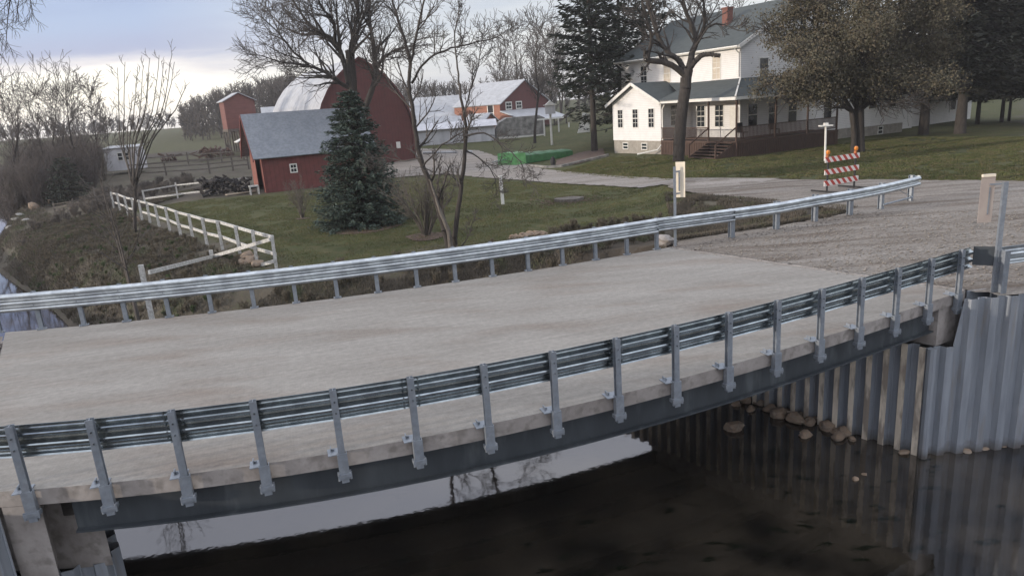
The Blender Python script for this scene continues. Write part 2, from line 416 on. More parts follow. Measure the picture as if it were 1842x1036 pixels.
def stripes():
    m_ = bpy.data.materials.new('red and white stripes'); m_.use_nodes = True
    t = m_.node_tree; b = t.nodes['Principled BSDF']; b.inputs['Roughness'].default_value = 0.5
    uv = N(t, 'ShaderNodeUVMap'); sp = N(t, 'ShaderNodeSeparateXYZ'); L(t, uv.outputs[0], sp.inputs[0])
    a = N(t, 'ShaderNodeMath', operation='ADD'); L(t, sp.outputs['X'], a.inputs[0]); L(t, sp.outputs['Y'], a.inputs[1])
    d = N(t, 'ShaderNodeMath', operation='DIVIDE'); L(t, a.outputs[0], d.inputs[0]); d.inputs[1].default_value = 0.34
    f = N(t, 'ShaderNodeMath', operation='FRACT'); L(t, d.outputs[0], f.inputs[0])
    g = N(t, 'ShaderNodeMath', operation='GREATER_THAN'); L(t, f.outputs[0], g.inputs[0]); g.inputs[1].default_value = 0.5
    mx = N(t, 'ShaderNodeMix', data_type='RGBA'); L(t, g.outputs[0], mx.inputs['Factor'])
    mx.inputs['A'].default_value = (0.72, 0.66, 0.62, 1); mx.inputs['B'].default_value = (0.42, 0.045, 0.03, 1)
    L(t, mx.outputs['Result'], b.inputs['Base Color'])
    return m_
MAT['stripe'] = stripes()

# ------------------------------------------------------------------ terrain
def poly_sd(poly, x, y):
    """signed distance to a closed polygon, negative inside (numpy arrays)"""
    P_ = np.array(poly, float); n = len(P_)
    d = np.full(x.shape, 1e9); inside = np.zeros(x.shape, bool)
    for i in range(n):
        a = P_[i]; b = P_[(i + 1) % n]
        ex, ey = b - a
        wx, wy = x - a[0], y - a[1]
        t = np.clip((wx * ex + wy * ey) / (ex * ex + ey * ey), 0, 1)
        d = np.minimum(d, (wx - ex * t) ** 2 + (wy - ey * t) ** 2)
        c = ((a[1] <= y) & (b[1] > y)) | ((b[1] <= y) & (a[1] > y))
        with np.errstate(divide='ignore', invalid='ignore'):
            xi = a[0] + (y - a[1]) * ex / (ey if ey != 0 else 1e-9)
        inside ^= c & (x < xi)
    d = np.sqrt(d)
    return np.where(inside, -d, d)
def ss(a, b, x):
    t = np.clip((x - a) / (b - a), 0, 1); return t * t * (3 - 2 * t)
WZ = -3.27
CORN = A3(8.10, 12.62, 0)                       # corner of the right sheet pile walls
RIVER = [(-10.5, -8), (-6.9, 7.3), (-10.9, 14.3), (-15, 17.6), (-21, 22.5), (-27, 28.5), (-38, 41.5), (-46, 54), (-60, 75), (-80, 95),
         (-74, 100), (-50, 77), (-42, 56), (-34.2, 43.4), (-21.0, 29.4), (-18.4, 26.3), (-11.8, 20.4), (-6, 19.6), (0, 19.9), (3.2, 21.0),
         (CORN[0] + .9, CORN[1] + .8), (28, 13.9), (28, -8)]
def vnoise(x, y, s, seed=0):
    """cheap smooth value noise"""
    r = np.random.default_rng(seed); T = r.random((64, 64))
    xs, ys = x / s + 1000, y / s + 1000
    xi, yi = np.floor(xs).astype(int), np.floor(ys).astype(int)
    fx, fy = xs - xi, ys - yi
    fx = fx * fx * (3 - 2 * fx); fy = fy * fy * (3 - 2 * fy)
    g = lambda i, j: T[i % 64, j % 64]
    return (g(xi, yi) * (1 - fx) + g(xi + 1, yi) * fx) * (1 - fy) + (g(xi, yi + 1) * (1 - fx) + g(xi + 1, yi + 1) * fx) * fy
ROADFAR = [G(*q, 0)[:2] for q in ((1205, 446), (1319, 428), (1400, 413), (1469, 399), (1532, 388), (1588, 376), (1650, 362))]
RG = [(8.93, 13.14), (4.52, 19.06), tuple(G(1222, 432)[:2]), tuple(G(1330, 416)[:2]), tuple(G(1480, 392)[:2]), tuple(G(1540, 378)[:2]), tuple(G(1440, 369)[:2]), tuple(G(1290, 356)[:2]), tuple(G(1200, 345, -.3)[:2]), tuple(G(1235, 330, -.3)[:2]), tuple(G(1480, 328, -.2)[:2]), tuple(G(1842, 329, -.1)[:2]), tuple(G(2100, 329, -.1)[:2]), (30, 13.12), (9.3, 12.66)]
def hgt(x, y):
    x = np.asarray(x, float); y = np.asarray(y, float)
    sdv = poly_sd(RIVER, x, y)
    base = -0.5 + 0.25 * ss(2, 14, x) * ss(25, 40, y)
    base = base + 1.3 * ss(60, 100, y)
    d = np.hypot(x, y)
    base = base + 3.3 * ss(110, 330, d)
    # hill on the left horizon
    base = base + 0.5 * np.exp(-((x + 155) / 70) ** 2 - ((y - 420) / 90) ** 2)
    # left flats between fence and creek are lower and rough
    left = ss(-6, -16, x + 0.45 * (y - 20)) * ss(14, 22, y) * ss(75, 50, y)
    base = base - 0.5 * left + (vnoise(x, y, 2.3, 3) - .5) * 0.35 * left + (vnoise(x, y, 9, 4) - .5) * 0.5 * left
    base = base + (vnoise(x, y, 14, 5) - .5) * 0.16 * ss(20, 30, y)
    # road embankment: behind the walls the fill is level with the road
    road = ss(1.5, 6.0, x) * ss(27, 18, y) * 0
    fill = np.maximum(ss(2.4, 0.1, poly_sd(RG, x, y)) * ss(45, 33, y - .3 * x), ss(-11, -13, x + 0.65 * (y - 15)) * ss(18.2, 15.6, y - 0.25 * (x + 12)))
    base = base * (1 - fill) + (-0.12) * fill
    # bank
    nearwall = np.maximum(ss(0.5, 2.5, x) , ss(-13.5, -12, x) * ss(16.8, 15.5, y))
    bw = 3.2 * (1 - nearwall) + 0.5 * nearwall
    bank = ss(0.0, 1.0, np.clip((sdv + 0.15) / bw, 0, 1))
    off = np.where(nearwall > 0.5, 0.0, -0.5 * ss(8, 0, sdv))
    h = -3.9 + (base + off + 3.9) * bank
    return h
def hz(p): return float(hgt(np.array([p[0]]), np.array([p[1]]))[0])

def axis(parts):
    o = []
    for a, b, s in parts:
        n = max(1, int(round((b - a) / s))); o += list(np.linspace(a, b, n + 1)[:-1])
    o.append(parts[-1][1]); return np.array(o)
xs = axis([(-1500, -1000, 250), (-1000, -300, 70), (-300, -100, 10), (-100, -50, 2), (-50, 30, 0.5), (30, 80, 2), (80, 300, 12), (300, 1000, 70), (1000, 1500, 250)])
ys = axis([(-600, -100, 100), (-100, -20, 10), (-20, 4, 2), (4, 66, 0.5), (66, 130, 2), (130, 500, 10), (500, 1000, 60), (1000, 2000, 250)])
X, Y = np.meshgrid(xs, ys)
Z = hgt(X, Y)
Vt = np.stack([X.ravel(), Y.ravel(), Z.ravel()], 1)
nx, ny = len(xs), len(ys)
ii = (np.arange(ny - 1)[:, None] * nx + np.arange(nx - 1)[None]).ravel()
Ft = np.stack([ii, ii + 1, ii + nx + 1, ii + nx], 1)
LAWN = [G(*q, -0.5)[:2] for q in ((500, 470), (600, 478), (800, 448), (1000, 425), (1200, 388), (1500, 350), (1842, 345), (1842, 190), (1040, 240), (900, 243), (760, 262), (620, 330), (470, 350), (330, 360), (215, 352))]
def zones(x, y):
    n1 = vnoise(x, y, 3.1, 9) - .5; n2 = vnoise(x, y, 0.9, 10) - .5
    lw = ss(0.8, -0.8, poly_sd(LAWN, x, y) + n1 * 2.2 + n2)
    far = ss(75, 100, y)
    lw = np.maximum(lw, far * 0.75)
    sdv = poly_sd(RIVER, x, y)
    dirt = ss(2.2, 0.3, sdv + n1 * 1.6 + n2)
    # ditch earth behind the far rail on the right
    ditch = ss(1.0, -0.5, poly_sd([G(*q, -0.4)[:2] for q in ((1225, 445), (1545, 395), (1540, 372), (1230, 408), (900, 440), (600, 480), (400, 505), (400, 560), (800, 520))], x, y) + n1 * 1.2)
    yard = ss(4, -4, poly_sd([(-60, 62), (-22, 60), (-17, 50), (-24, 49), (-32, 56), (-70, 60), (-80, 105), (-35, 110)], x, y) + n1 * 5)
    dirt = np.maximum(dirt, ditch * 0.9)
    return lw, np.clip(np.maximum(dirt, 0), 0, 1), yard
lw, dirt, yard = zones(Vt[:, 0], Vt[:, 1])

def ground_mat():
    m_ = bpy.data.materials.new('ground cover'); m_.use_nodes = True
    t = m_.node_tree; b = t.nodes['Principled BSDF']; b.inputs['Roughness'].default_value = 0.95; b.inputs['Specular IOR Level'].default_value = 0.15
    tc_ = N(t, 'ShaderNodeTexCoord')
    def noise(s, d=6, r=0.6, st=None):
        n = N(t, 'ShaderNodeTexNoise'); n.inputs['Scale'].default_value = s; n.inputs['Detail'].default_value = d; n.inputs['Roughness'].default_value = r
        if st:
            mp_ = N(t, 'ShaderNodeMapping'); mp_.inputs['Scale'].default_value = st; L(t, tc_.outputs['Object'], mp_.inputs[0]); L(t, mp_.outputs[0], n.inputs['Vector'])
        else: L(t, tc_.outputs['Object'], n.inputs['Vector'])
        return n.outputs['Fac']
    def rng_(v, a, b_, c=0, d=1):
        r = N(t, 'ShaderNodeMapRange'); r.inputs['From Min'].default_value = a; r.inputs['From Max'].default_value = b_; r.inputs['To Min'].default_value = c; r.inputs['To Max'].default_value = d
        L(t, v, r.inputs['Value']); return r.outputs[0]
    def mix(f, a, b_):
        x = N(t, 'ShaderNodeMix', data_type='RGBA')
        L(t, f, x.inputs['Factor'])
        for s_, v in (('A', a), ('B', b_)):
            if isinstance(v, tuple): x.inputs[s_].default_value = (*v, 1)
            else: L(t, v, x.inputs[s_])
        return x.outputs['Result']
    at = N(t, 'ShaderNodeAttribute', attribute_name='cover')
    sp = N(t, 'ShaderNodeSeparateColor'); L(t, at.outputs['Color'], sp.inputs[0])
    lawn = mix(rng_(noise(0.35), .35, .65), (0.090, 0.094, 0.042), (0.066, 0.074, 0.034))
    lawn = mix(rng_(noise(1.7, 8, .7), .46, .68, 0, .8), lawn, (0.130, 0.108, 0.058))
    lawn = mix(rng_(noise(14, 6, .8), .45, .72, 0, .6), lawn, (0.04, 0.05, 0.02))
    weed = mix(rng_(noise(0.6, 8, .65), .35, .65), (0.130, 0.115, 0.092), (0.088, 0.080, 0.064))
    weed = mix(rng_(noise(0.9, 8, .7), .53, .68, 0, .8), weed, (0.065, 0.085, 0.035))
    weed = mix(rng_(noise(9, 6, .8), .5, .75, 0, .7), weed, (0.16, 0.125, 0.085))
    dirt_ = mix(rng_(noise(1.5, 8, .7), .35, .65), (0.058, 0.050, 0.041), (0.088, 0.072, 0.058))
    dirt_ = mix(rng_(noise(5, 6, .7), .55, .75, 0, .6), dirt_, (0.022, 0.02, 0.017))
    yard_ = mix(rng_(noise(0.8, 8, .7), .35, .65), (0.10, 0.085, 0.072), (0.062, 0.054, 0.047))
    c = mix(sp.outputs['Red'], weed, lawn)
    c = mix(sp.outputs['Blue'], c, yard_)
    c = mix(sp.outputs['Green'], c, dirt_)
    L(t, c, b.inputs['Base Color'])
    bp = N(t, 'ShaderNodeBump'); bp.inputs['Strength'].default_value = 0.7; bp.inputs['Distance'].default_value = 0.08
    L(t, noise(7, 8, .75), bp.inputs['Height']); L(t, bp.outputs[0], b.inputs['Normal'])
    return m_
MAT['ground'] = ground_mat()
gr = quick_mesh('ground', Vt, Ft, MAT['ground'], smooth=True)
ca = gr.data.color_attributes.new('cover', 'FLOAT_COLOR', 'POINT')
ca.data.foreach_set('color', np.stack([lw, dirt, yard, np.ones(len(lw))], 1).astype(np.float32).ravel())
tag(gr, kind='structure')

def drape(name, poly, mat_, step=0.5, dz=0.04, zfix=None, subdiv_edge=True):
    """a sheet lying on the ground inside a polygon"""
    P_ = np.array([p[:2] for p in poly]); x0, y0 = P_.min(0) - step; x1, y1 = P_.max(0) + step
    gx = np.arange(x0, x1 + step, step); gy = np.arange(y0, y1 + step, step)
    XX, YY = np.meshgrid(gx, gy)
    # pull grid points near the outline onto it for a clean but slightly ragged edge
    sdv = poly_sd(P_, XX, YY)
    eps = 0.05
    gxx = (poly_sd(P_, XX + eps, YY) - sdv) / eps; gyy = (poly_sd(P_, XX, YY + eps) - sdv) / eps
    near = (sdv > 0) & (sdv < step * 0.75)
    XX = np.where(near, XX - gxx * sdv, XX); YY = np.where(near, YY - gyy * sdv, YY)
    keep = sdv < step * 0.75
    ZZ = (hgt(XX, YY) + dz) if zfix is None else np.full(XX.shape, zfix)
    if callable(zfix): ZZ = zfix(XX, YY)
    n_x = len(gx); idx = np.arange(XX.size).reshape(XX.shape)
    k = keep[:-1, :-1] & keep[1:, :-1] & keep[:-1, 1:] & keep[1:, 1:]
    a = idx[:-1, :-1][k]; b = idx[:-1, 1:][k]; c = idx[1:, 1:][k]; d = idx[1:, :-1][k]
    F_ = np.stack([a, b, c, d], 1)
    used = np.unique(F_); rem = np.zeros(XX.size, int); rem[used] = np.arange(len(used))
    V_ = np.stack([XX.ravel(), YY.ravel(), ZZ.ravel()], 1)[used]
    return quick_mesh(name, V_, rem[F_], mat_, smooth=True)

# ------------------------------------------------------------------ gravel road, driveway, water
def gravel_mat(name, c1, c2, c3, rot=0.0):
    m_, t, b, res, mp_ = pm(name, c1, c2, scale=0.5, rough=0.95, stretch=(0.16, 1.5, 1), rot=rot, c3=c3, s3=1.3, f3=0.85, lo3=0.47, hi3=0.66, spec=0.2)
    tc_ = N(t, 'ShaderNodeTexCoord')
    n = N(t, 'ShaderNodeTexVoronoi'); n.inputs['Scale'].default_value = 22; L(t, tc_.outputs['Object'], n.inputs['Vector'])
    hs = N(t, 'ShaderNodeSeparateColor'); L(t, n.outputs['Color'], hs.inputs[0])
    r = N(t, 'ShaderNodeMapRange'); r.inputs['To Min'].default_value = 0.75; r.inputs['To Max'].default_value = 1.2; L(t, hs.outputs['Red'], r.inputs['Value'])
    mu = N(t, 'ShaderNodeVectorMath', operation='SCALE'); L(t, res, mu.inputs[0]); L(t, r.outputs[0], mu.inputs['Scale'])
    L(t, mu.outputs[0], b.inputs['Base Color'])
    n2 = N(t, 'ShaderNodeTexNoise'); n2.inputs['Scale'].default_value = 16; n2.inputs['Detail'].default_value = 8; n2.inputs['Roughness'].default_value = .8; L(t, tc_.outputs['Object'], n2.inputs['Vector'])
    bp = N(t, 'ShaderNodeBump'); bp.inputs['Strength'].default_value = 0.6; bp.inputs['Distance'].default_value = 0.022
    L(t, n2.outputs['Fac'], bp.inputs['Height']); L(t, bp.outputs[0], b.inputs['Normal'])
    return m_
MAT['gravel'] = gravel_mat('road gravel', (0.275, 0.250, 0.225), (0.20, 0.175, 0.150), (0.125, 0.098, 0.078), rot=-0.38)
MAT['drive'] = gravel_mat('pale driveway gravel', (0.33, 0.30, 0.275), (0.26, 0.235, 0.21), (0.20, 0.175, 0.15))
wing_r = A3(26, 13.05, 0)
def road_z(x, y):
    return np.where(y > 0, -0.015 + 0.05 * (vnoise(x, y, 1.1, 20) - .6) * ss(13, 15, y) , 0) * 1.0 + np.where(y < 13.4, -0.01, 0)
def rz(x, y):
    base = hgt(x, y)
    lift = np.maximum(base + 0.05, -0.02 + 0 * base)
    w_ = ss(30, 24, y - 0.15 * x)       # blends into the yard level further back
    z = (-0.02) * w_ + (base + 0.05) * (1 - w_)
    return np.maximum(z, base + 0.04) + 0.05 * (vnoise(x, y, 0.8, 21) - .5) * ss(13.2, 15, y)
o = drape('gravel_road', RG, MAT['gravel'], step=0.28, zfix=rz); tag(o, kind='structure')
# left approach
LA = [(-6.85, 7.9), (-11.45, 15.0), (-30, 9.5), (-26, -1)]
o = drape('gravel_road', LA, MAT['gravel'], step=0.4, zfix=-0.03); tag(o, kind='structure')
DR = [G(*q, -0.45)[:2] for q in ((1300, 362), (1180, 344), (1100, 336), (1000, 328), (930, 322), (860, 318), (800, 312), (740, 316), (690, 320), (690, 296), (760, 277), (860, 276), (935, 290), (975, 303), (1040, 310), (1130, 320), (1262, 330), (1420, 330))]
o = drape('driveway', DR, MAT['drive'], step=0.45, dz=0.05); tag(o, kind='structure')
PATH = [G(*q, -0.3)[:2] for q in ((1655, 243), (1780, 243), (1740, 236), (1650, 240))]
FARLOT = [(48, 85), (95, 85), (120, 120), (52, 112)]
o = drape('path', FARLOT, MAT['drive'], step=2.0, dz=0.12); tag(o, kind='structure')

def water_mat():
    m_ = bpy.data.materials.new('river water'); m_.use_nodes = True
    t = m_.node_tree; t.nodes.remove(t.nodes['Principled BSDF']); o_ = t.nodes['Material Output']
    tc_ = N(t, 'ShaderNodeTexCoord')
    n = N(t, 'ShaderNodeTexNoise'); n.inputs['Scale'].default_value = 0.8; n.inputs['Detail'].default_value = 7; L(t, tc_.outputs['Object'], n.inputs['Vector'])
    rp_ = N(t, 'ShaderNodeValToRGB'); L(t, n.outputs['Fac'], rp_.inputs[0])
    q = rp_.color_ramp.elements; q[0].position = .35; q[0].color = (.008, .007, .0055, 1); q[1].position = .72; q[1].color = (.058, .047, .034, 1)
    mp_ = N(t, 'ShaderNodeMapping'); mp_.inputs['Scale'].default_value = (1.0, 2.2, 1); mp_.inputs['Rotation'].default_value = (0, 0, -.3); L(t, tc_.outputs['Object'], mp_.inputs[0])
    n3 = N(t, 'ShaderNodeTexNoise'); n3.inputs['Scale'].default_value = 2.6; n3.inputs['Detail'].default_value = 5; L(t, mp_.outputs[0], n3.inputs['Vector'])
    r3 = N(t, 'ShaderNodeMapRange'); r3.inputs['From Min'].default_value = .60; r3.inputs['From Max'].default_value = .66; L(t, n3.outputs['Fac'], r3.inputs['Value'])
    mx = N(t, 'ShaderNodeMix', data_type='RGBA'); L(t, r3.outputs[0], mx.inputs['Factor']); L(t, rp_.outputs[0], mx.inputs['A']); mx.inputs['B'].default_value = (.006, .008, .004, 1)
    df = N(t, 'ShaderNodeBsdfDiffuse'); L(t, mx.outputs['Result'], df.inputs['Color'])
    gl = N(t, 'ShaderNodeBsdfGlossy'); gl.inputs['Roughness'].default_value = 0.035; gl.inputs['Color'].default_value = (0.95, 0.95, 1, 1)
    n2 = N(t, 'ShaderNodeTexNoise'); n2.inputs['Scale'].default_value = 7; n2.inputs['Detail'].default_value = 3; L(t, tc_.outputs['Object'], n2.inputs['Vector'])
    bp = N(t, 'ShaderNodeBump'); bp.inputs['Strength'].default_value = 0.035; bp.inputs['Distance'].default_value = 0.02
    L(t, n2.outputs['Fac'], bp.inputs['Height']); L(t, bp.outputs[0], gl.inputs['Normal'])
    fr = N(t, 'ShaderNodeFresnel'); fr.inputs['IOR'].default_value = 2.1
    ms = N(t, 'ShaderNodeMixShader'); L(t, fr.outputs[0], ms.inputs[0]); L(t, df.outputs[0], ms.inputs[1]); L(t, gl.outputs[0], ms.inputs[2])
    L(t, ms.outputs[0], o_.inputs['Surface'])
    return m_
MAT['water'] = water_mat()
mb = MB(); mb.quad((-140, -20, WZ), (40, -20, WZ), (40, 120, WZ), (-140, 120, WZ))
tag(mb.build('water', MAT['water'], recalc=False), kind='structure')

# ------------------------------------------------------------------ bridge
NE = [(58.6, 878.5), (195.4, 866), (329, 856), (469, 838), (610, 814), (748, 787), (876, 762), (999, 735), (1112, 708), (1209, 685), (1305, 658), (1390.5, 633.6), (1468.5, 611), (1539.7, 589), (1603, 568), (1662, 547.4), (1716.6, 527.6)]
FB = [(77, 590.5), (151, 586), (228.8, 580.6), (304, 571.7), (380.7, 562.6), (457.8, 552.7), (533, 544.5), (606.5, 536), (679.8, 527), (751.5, 516), (821.5, 506), (887, 498), (951.8, 488), (1013, 477.7), (1072, 468.6), (1127.7, 458), (1181.4, 448.4)]
BD = A3(cos(BR), sin(BR), 0); BN = A3(-sin(BR), cos(BR), 0)
def fitedge(pts):
    W = np.array([G(*q) for q in pts]); t = W @ BD; l = W @ BN
    c = np.polyfit(t, l, 3)
    ti = np.polyval(np.polyfit(np.arange(len(t)), t, 3), np.arange(len(t)))
    return c, ti
cN, tN = fitedge(NE); cF, tF = fitedge(FB)
def nearE(t, off=0.0, z=0.0): return BD * t + BN * (np.polyval(cN, t) + off) + A3(0, 0, z)
def farE(t, off=0.0, z=0.0): return BD * t + BN * (np.polyval(cF, t) + off) + A3(0, 0, z)
tNL, tNR = float(A3(-6.3, 7.72, 0) @ BD), float(A3(8.93, 13.10, 0) @ BD)
tFL, tFR = float(A3(-11.45, 15.02, 0) @ BD), float(A3(4.50, 19.0, 0) @ BD)
bridge = empty('bridge', (0, 13, 0), 'short concrete deck bridge on grey steel girders over the dark river', 'bridge')
NS = 40
mb = MB()
na = [nearE(tNL - .5 + (tNR - tNL + .5) * i / NS) for i in range(NS + 1)]
fa = [farE(tFL + (tFR - tFL) * i / NS) for i in range(NS + 1)]
T = 0.215; dn = A3(0, 0, -T)
for i in range(NS):
    mb.quad(na[i], na[i + 1], fa[i + 1], fa[i])
    mb.quad(na[i] + dn, fa[i] + dn, fa[i + 1] + dn, na[i + 1] + dn)
    mb.quad(na[i] + dn, na[i + 1] + dn, na[i + 1], na[i], 1)
    mb.quad(fa[i], fa[i + 1], fa[i + 1] + dn, fa[i] + dn, 1)
mb.quad(na[0], fa[0], fa[0] + dn, na[0] + dn, 1); mb.quad(na[-1], na[-1] + dn, fa[-1] + dn, fa[-1], 1)
mb.build('deck', [MAT['deck'], MAT['conc']], bridge, recalc=True)
# girders: five I beams, only the outer ones show
for gi in range(5):
    f = gi / 4
    mb = MB()
    def gp(s, z, off=0.0):
        tn = tNL + (tNR - tNL) * s; tf = tFL + (tFR - tFL) * s
        a = nearE(tn, 0.20 + off); b = farE(tf, -0.25 + off)
        return a * (1 - f) + b * f + A3(0, 0, z)
    ss_ = [0.035 + 0.93 * i / 20 for i in range(21)]
    GB = 0.0 if gi == 0 else 0.13
    prof = [(-0.09, -T - .004), (0.09, -T - .004), (0.09, -T - .022), (0.008, -T - .022), (0.008, GB - 0.685), (0.10, GB - 0.685), (0.10, GB - 0.71), (-0.10, GB - 0.71), (-0.10, GB - 0.685), (-0.008, GB - 0.685), (-0.008, -T - .022), (-0.09, -T - .022)]
    V = []; F = []; k = len(prof)
    for s in ss_:
        for (o_, z_) in prof: V.append(gp(s, z_, o_))
    for i in range(20):
        for j in range(k):
            a = i * k + j; b = i * k + (j + 1) % k; F.append((a, b, b + k, a + k))
    F.append(tuple(range(k))); F.append(tuple(range(20 * k, 21 * k)))
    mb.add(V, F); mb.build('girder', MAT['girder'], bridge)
# abutment seats (concrete caps) and the end diaphragms
def abut(s0, s1, ztop, zbot, ext_n, ext_f, name='abutment'):
    mb = MB()
    def c(s, e_, near):
        if near: return nearE(tNL + (tNR - tNL) * s, e_)
        return farE(tFL + (tFR - tFL) * s, e_)
    a, b = c(s0, ext_n, True), c(s1, ext_n, True); d, e_ = c(s0, ext_f, False), c(s1, ext_f, False)
    mb.ext([a + A3(0, 0, zbot), b + A3(0, 0, zbot), e_ + A3(0, 0, zbot), d + A3(0, 0, zbot)], (0, 0, ztop - zbot))
    return mb.build(name, MAT['conc'], bridge)
abut(-0.012, 0.0165, -T - 0.006, -1.25, 0.0, 0.1)
abut(0.950, 0.987, -T - 0.006, -0.99, 0.04, -0.1)
abut(-0.07, 0.0165, -T - .03, -1.55, 0.62, 0.1, name='backwall')
abut(0.0165, 0.0455, -0.74, -1.55, 0.62, 0.1, name='backwall')
abut(0.987, 1.05, -T - .008, -1.6, .22, -.1, name='backwall')

# expansion joint plates
mb = MB(); mb.bar(nearE(tNR - .02, .02, .003), farE(tFR - .02, -.02, .003), .05, .012); mb.build('joint_plate', MAT['conc'], bridge)

# guardrails ----------------------------------------------------------
def thrie(mb, a, b, zt, side, H_=0.42, zt2=None, ncrest=3):
    """corrugated beam between a and b (on the post face); crests stand out to `side` (unit vec)"""
    n = 8 * ncrest + 2; P_ = []
    for i in range(n + 1):
        dz = H_ * i / n
        per = H_ / (ncrest - 0.2); c0 = per * 0.40
        d = 0.045 + 0.04 * cos(2 * pi * (dz - c0) / per) 
        d = 0.045 + 0.04 * np.tanh(1.8 * cos(2 * pi * (dz - c0) / per)) / np.tanh(1.8)
        P_.append((d, -dz))
    th = 0.006; ring = P_ + [(d - th, z) for d, z in P_[::-1]]
    k = len(ring); V = []; F = []
    zt2 = zt if zt2 is None else zt2
    for p, z0 in ((a, zt), (b, zt2)):
        for d, z in ring: V.append(np.asarray(p) + side * d + A3(0, 0, z0 + z))
    for j in range(k): F.append((j, (j + 1) % k, (j + 1) % k + k, j + k))
    mb.add(V, F)
def bracket_post(root, t, i):
    """near side post hung on the outside of the slab"""
    base = nearE(t, -0.02)
    out_ = -BN
    mb = MB()
    W2 = 0.041
    o_ = base + out_ * 0.0
    lean = A3(0, 0, 0)
    # H section: inner flange, web, outer flange
    mb.box(o_ - BD * W2 + out_ * 0.02 + A3(0, 0, -0.30), BD * 0.082, out_ * 0.008, A3(0, 0, 1.195))
    mb.box(o_ - BD * W2 + out_ * 0.095 + A3(0, 0, -0.30), BD * 0.082, out_ * 0.008, A3(0, 0, 1.195))
    mb.box(o_ - BD * 0.004 + out_ * 0.03 + A3(0, 0, -0.30), BD * 0.008, out_ * 0.064, A3(0, 0, 1.195))
    p = mb.build('post', MAT['galvpost'], root)
    mb = MB()
    mb.box(o_ - BD * 0.062 + out_ * 0.105 + A3(0, 0, -0.33), BD * 0.124, out_ * 0.012, A3(0, 0, 0.36))
    mb.box(o_ - BD * 0.062 + out_ * 0.022 + A3(0, 0, -0.325), BD * 0.008, out_ * 0.082, A3(0, 0, 0.355))
    mb.box(o_ + BD * 0.054 + out_ * 0.022 + A3(0, 0, -0.325), BD * 0.008, out_ * 0.082, A3(0, 0, 0.355))
    mb.build('bracket', MAT['galvpost'], p)
    mb = MB()
    mb.box(o_ - BD * 0.088 + out_ * 0.02 + A3(0, 0, -0.30), BD * 0.176, out_ * 0.115, A3(0, 0, 0.05))
    mb.box(o_ - BD * 0.046 + out_ * 0.03 + A3(0, 0, -0.375), BD * 0.092, out_ * 0.085, A3(0, 0, 0.075))
    for s in (-1, 1): mb.tube([o_ + BD * 0.075 * s + out_ * 0.12 + A3(0, 0, -0.23), o_ + BD * 0.075 * s + out_ * 0.12 + A3(0, 0, -0.33)], 0.014, 6)
    mb.build('clamp', MAT['galvpost'], p)
    mb = MB()   # plate lying on the slab edge
    mb.box(o_ - BD * 0.17 + BN * 0.13 + A3(0, 0, 0.004), BD * 0.20, -BN * 0.20, A3(0, 0, 0.012))
    mb.box(o_ - BD * 0.13 + BN * 0.02 + A3(0, 0, 0.016), BD * 0.012, BN * 0.09, A3(0, 0, 0.05))
    mb.tube([o_ - BD * 0.10 + BN * 0.06 + A3(0, 0, 0.016), o_ - BD * 0.10 + BN * 0.06 + A3(0, 0, 0.045)], 0.018, 6)
    mb.build('deck_plate', MAT['galvpost'], p)
    return p
near_rail = empty('guardrail', nearE(0, -.1), 'near side bridge guardrail of dark corrugated beam on outside brackets, closest to the camera', 'guardrail')
tNx = [2 * tN[0] - tN[1] + 0.0, ] + list(tN)
for i, t in enumerate(tNx): bracket_post(near_rail, t, i)
mb = MB()
tb = [tNx[0] - 1.2] + tNx + [tNx[-1] + 0.50]
for a, b in zip(tb[:-1], tb[1:]): thrie(mb, nearE(a, -0.035), nearE(b, -0.035), 0.875, BN)
for t in tNx:
    for dz in (0.135, 0.285):
        c = nearE(t, 0.0, 0.875 - dz); mb.tube([c - BN * .14, c + BN * .02], 0.012, 6)
for t in tNx[::3]:
    for sx in (-.1, .1):
        for dz in (0.03, 0.11, .19, .27, 0.35): 
            c = nearE(t + sx, 0.0, 0.875 - dz); mb.tube([c - BN * .055, c + BN * .03], 0.011, 6)
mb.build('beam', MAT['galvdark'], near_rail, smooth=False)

far_rail = empty('guardrail', farE(0, .1), 'far side bridge guardrail, pale corrugated beam running along the lawn side and gravel', 'guardrail')
tFx = [2 * tF[0] - tF[1]] + list(tF)
for i, t in enumerate(tFx):
    base = farE(t, -0.03)
    mb = MB(); W2 = 0.045
    for o_ in (0.0, 0.082): mb.box(base - BD * W2 + BN * o_ + A3(0, 0, 0.015), BD * 0.09, BN * 0.008, A3(0, 0, 0.875))
    mb.box(base - BD * 0.004 + BN * .008 + A3(0, 0, 0.015), BD * 0.008, BN * 0.075, A3(0, 0, 0.875))
    p = mb.build('post', MAT['galvpost'], far_rail)
    mb = MB()
    mb.box(base - BD * 0.09 - BN * 0.03 + A3(0, 0, 0.003), BD * 0.18, BN * 0.15, A3(0, 0, 0.014))
    for s in (-.07, .07): mb.tube([base + BD * s - BN * .012 + A3(0, 0, .012), base + BD * s - BN * .012 + A3(0, 0, .05)], .016, 6)
    mb.build('base_plate', MAT['galvpost'], p)
mb = MB()
tb = [tFx[0] - 1.5] + tFx
for a, b in zip(tb[:-1], tb[1:]): thrie(mb, farE(a, -0.03), farE(b, -0.03), 0.875, -BN)
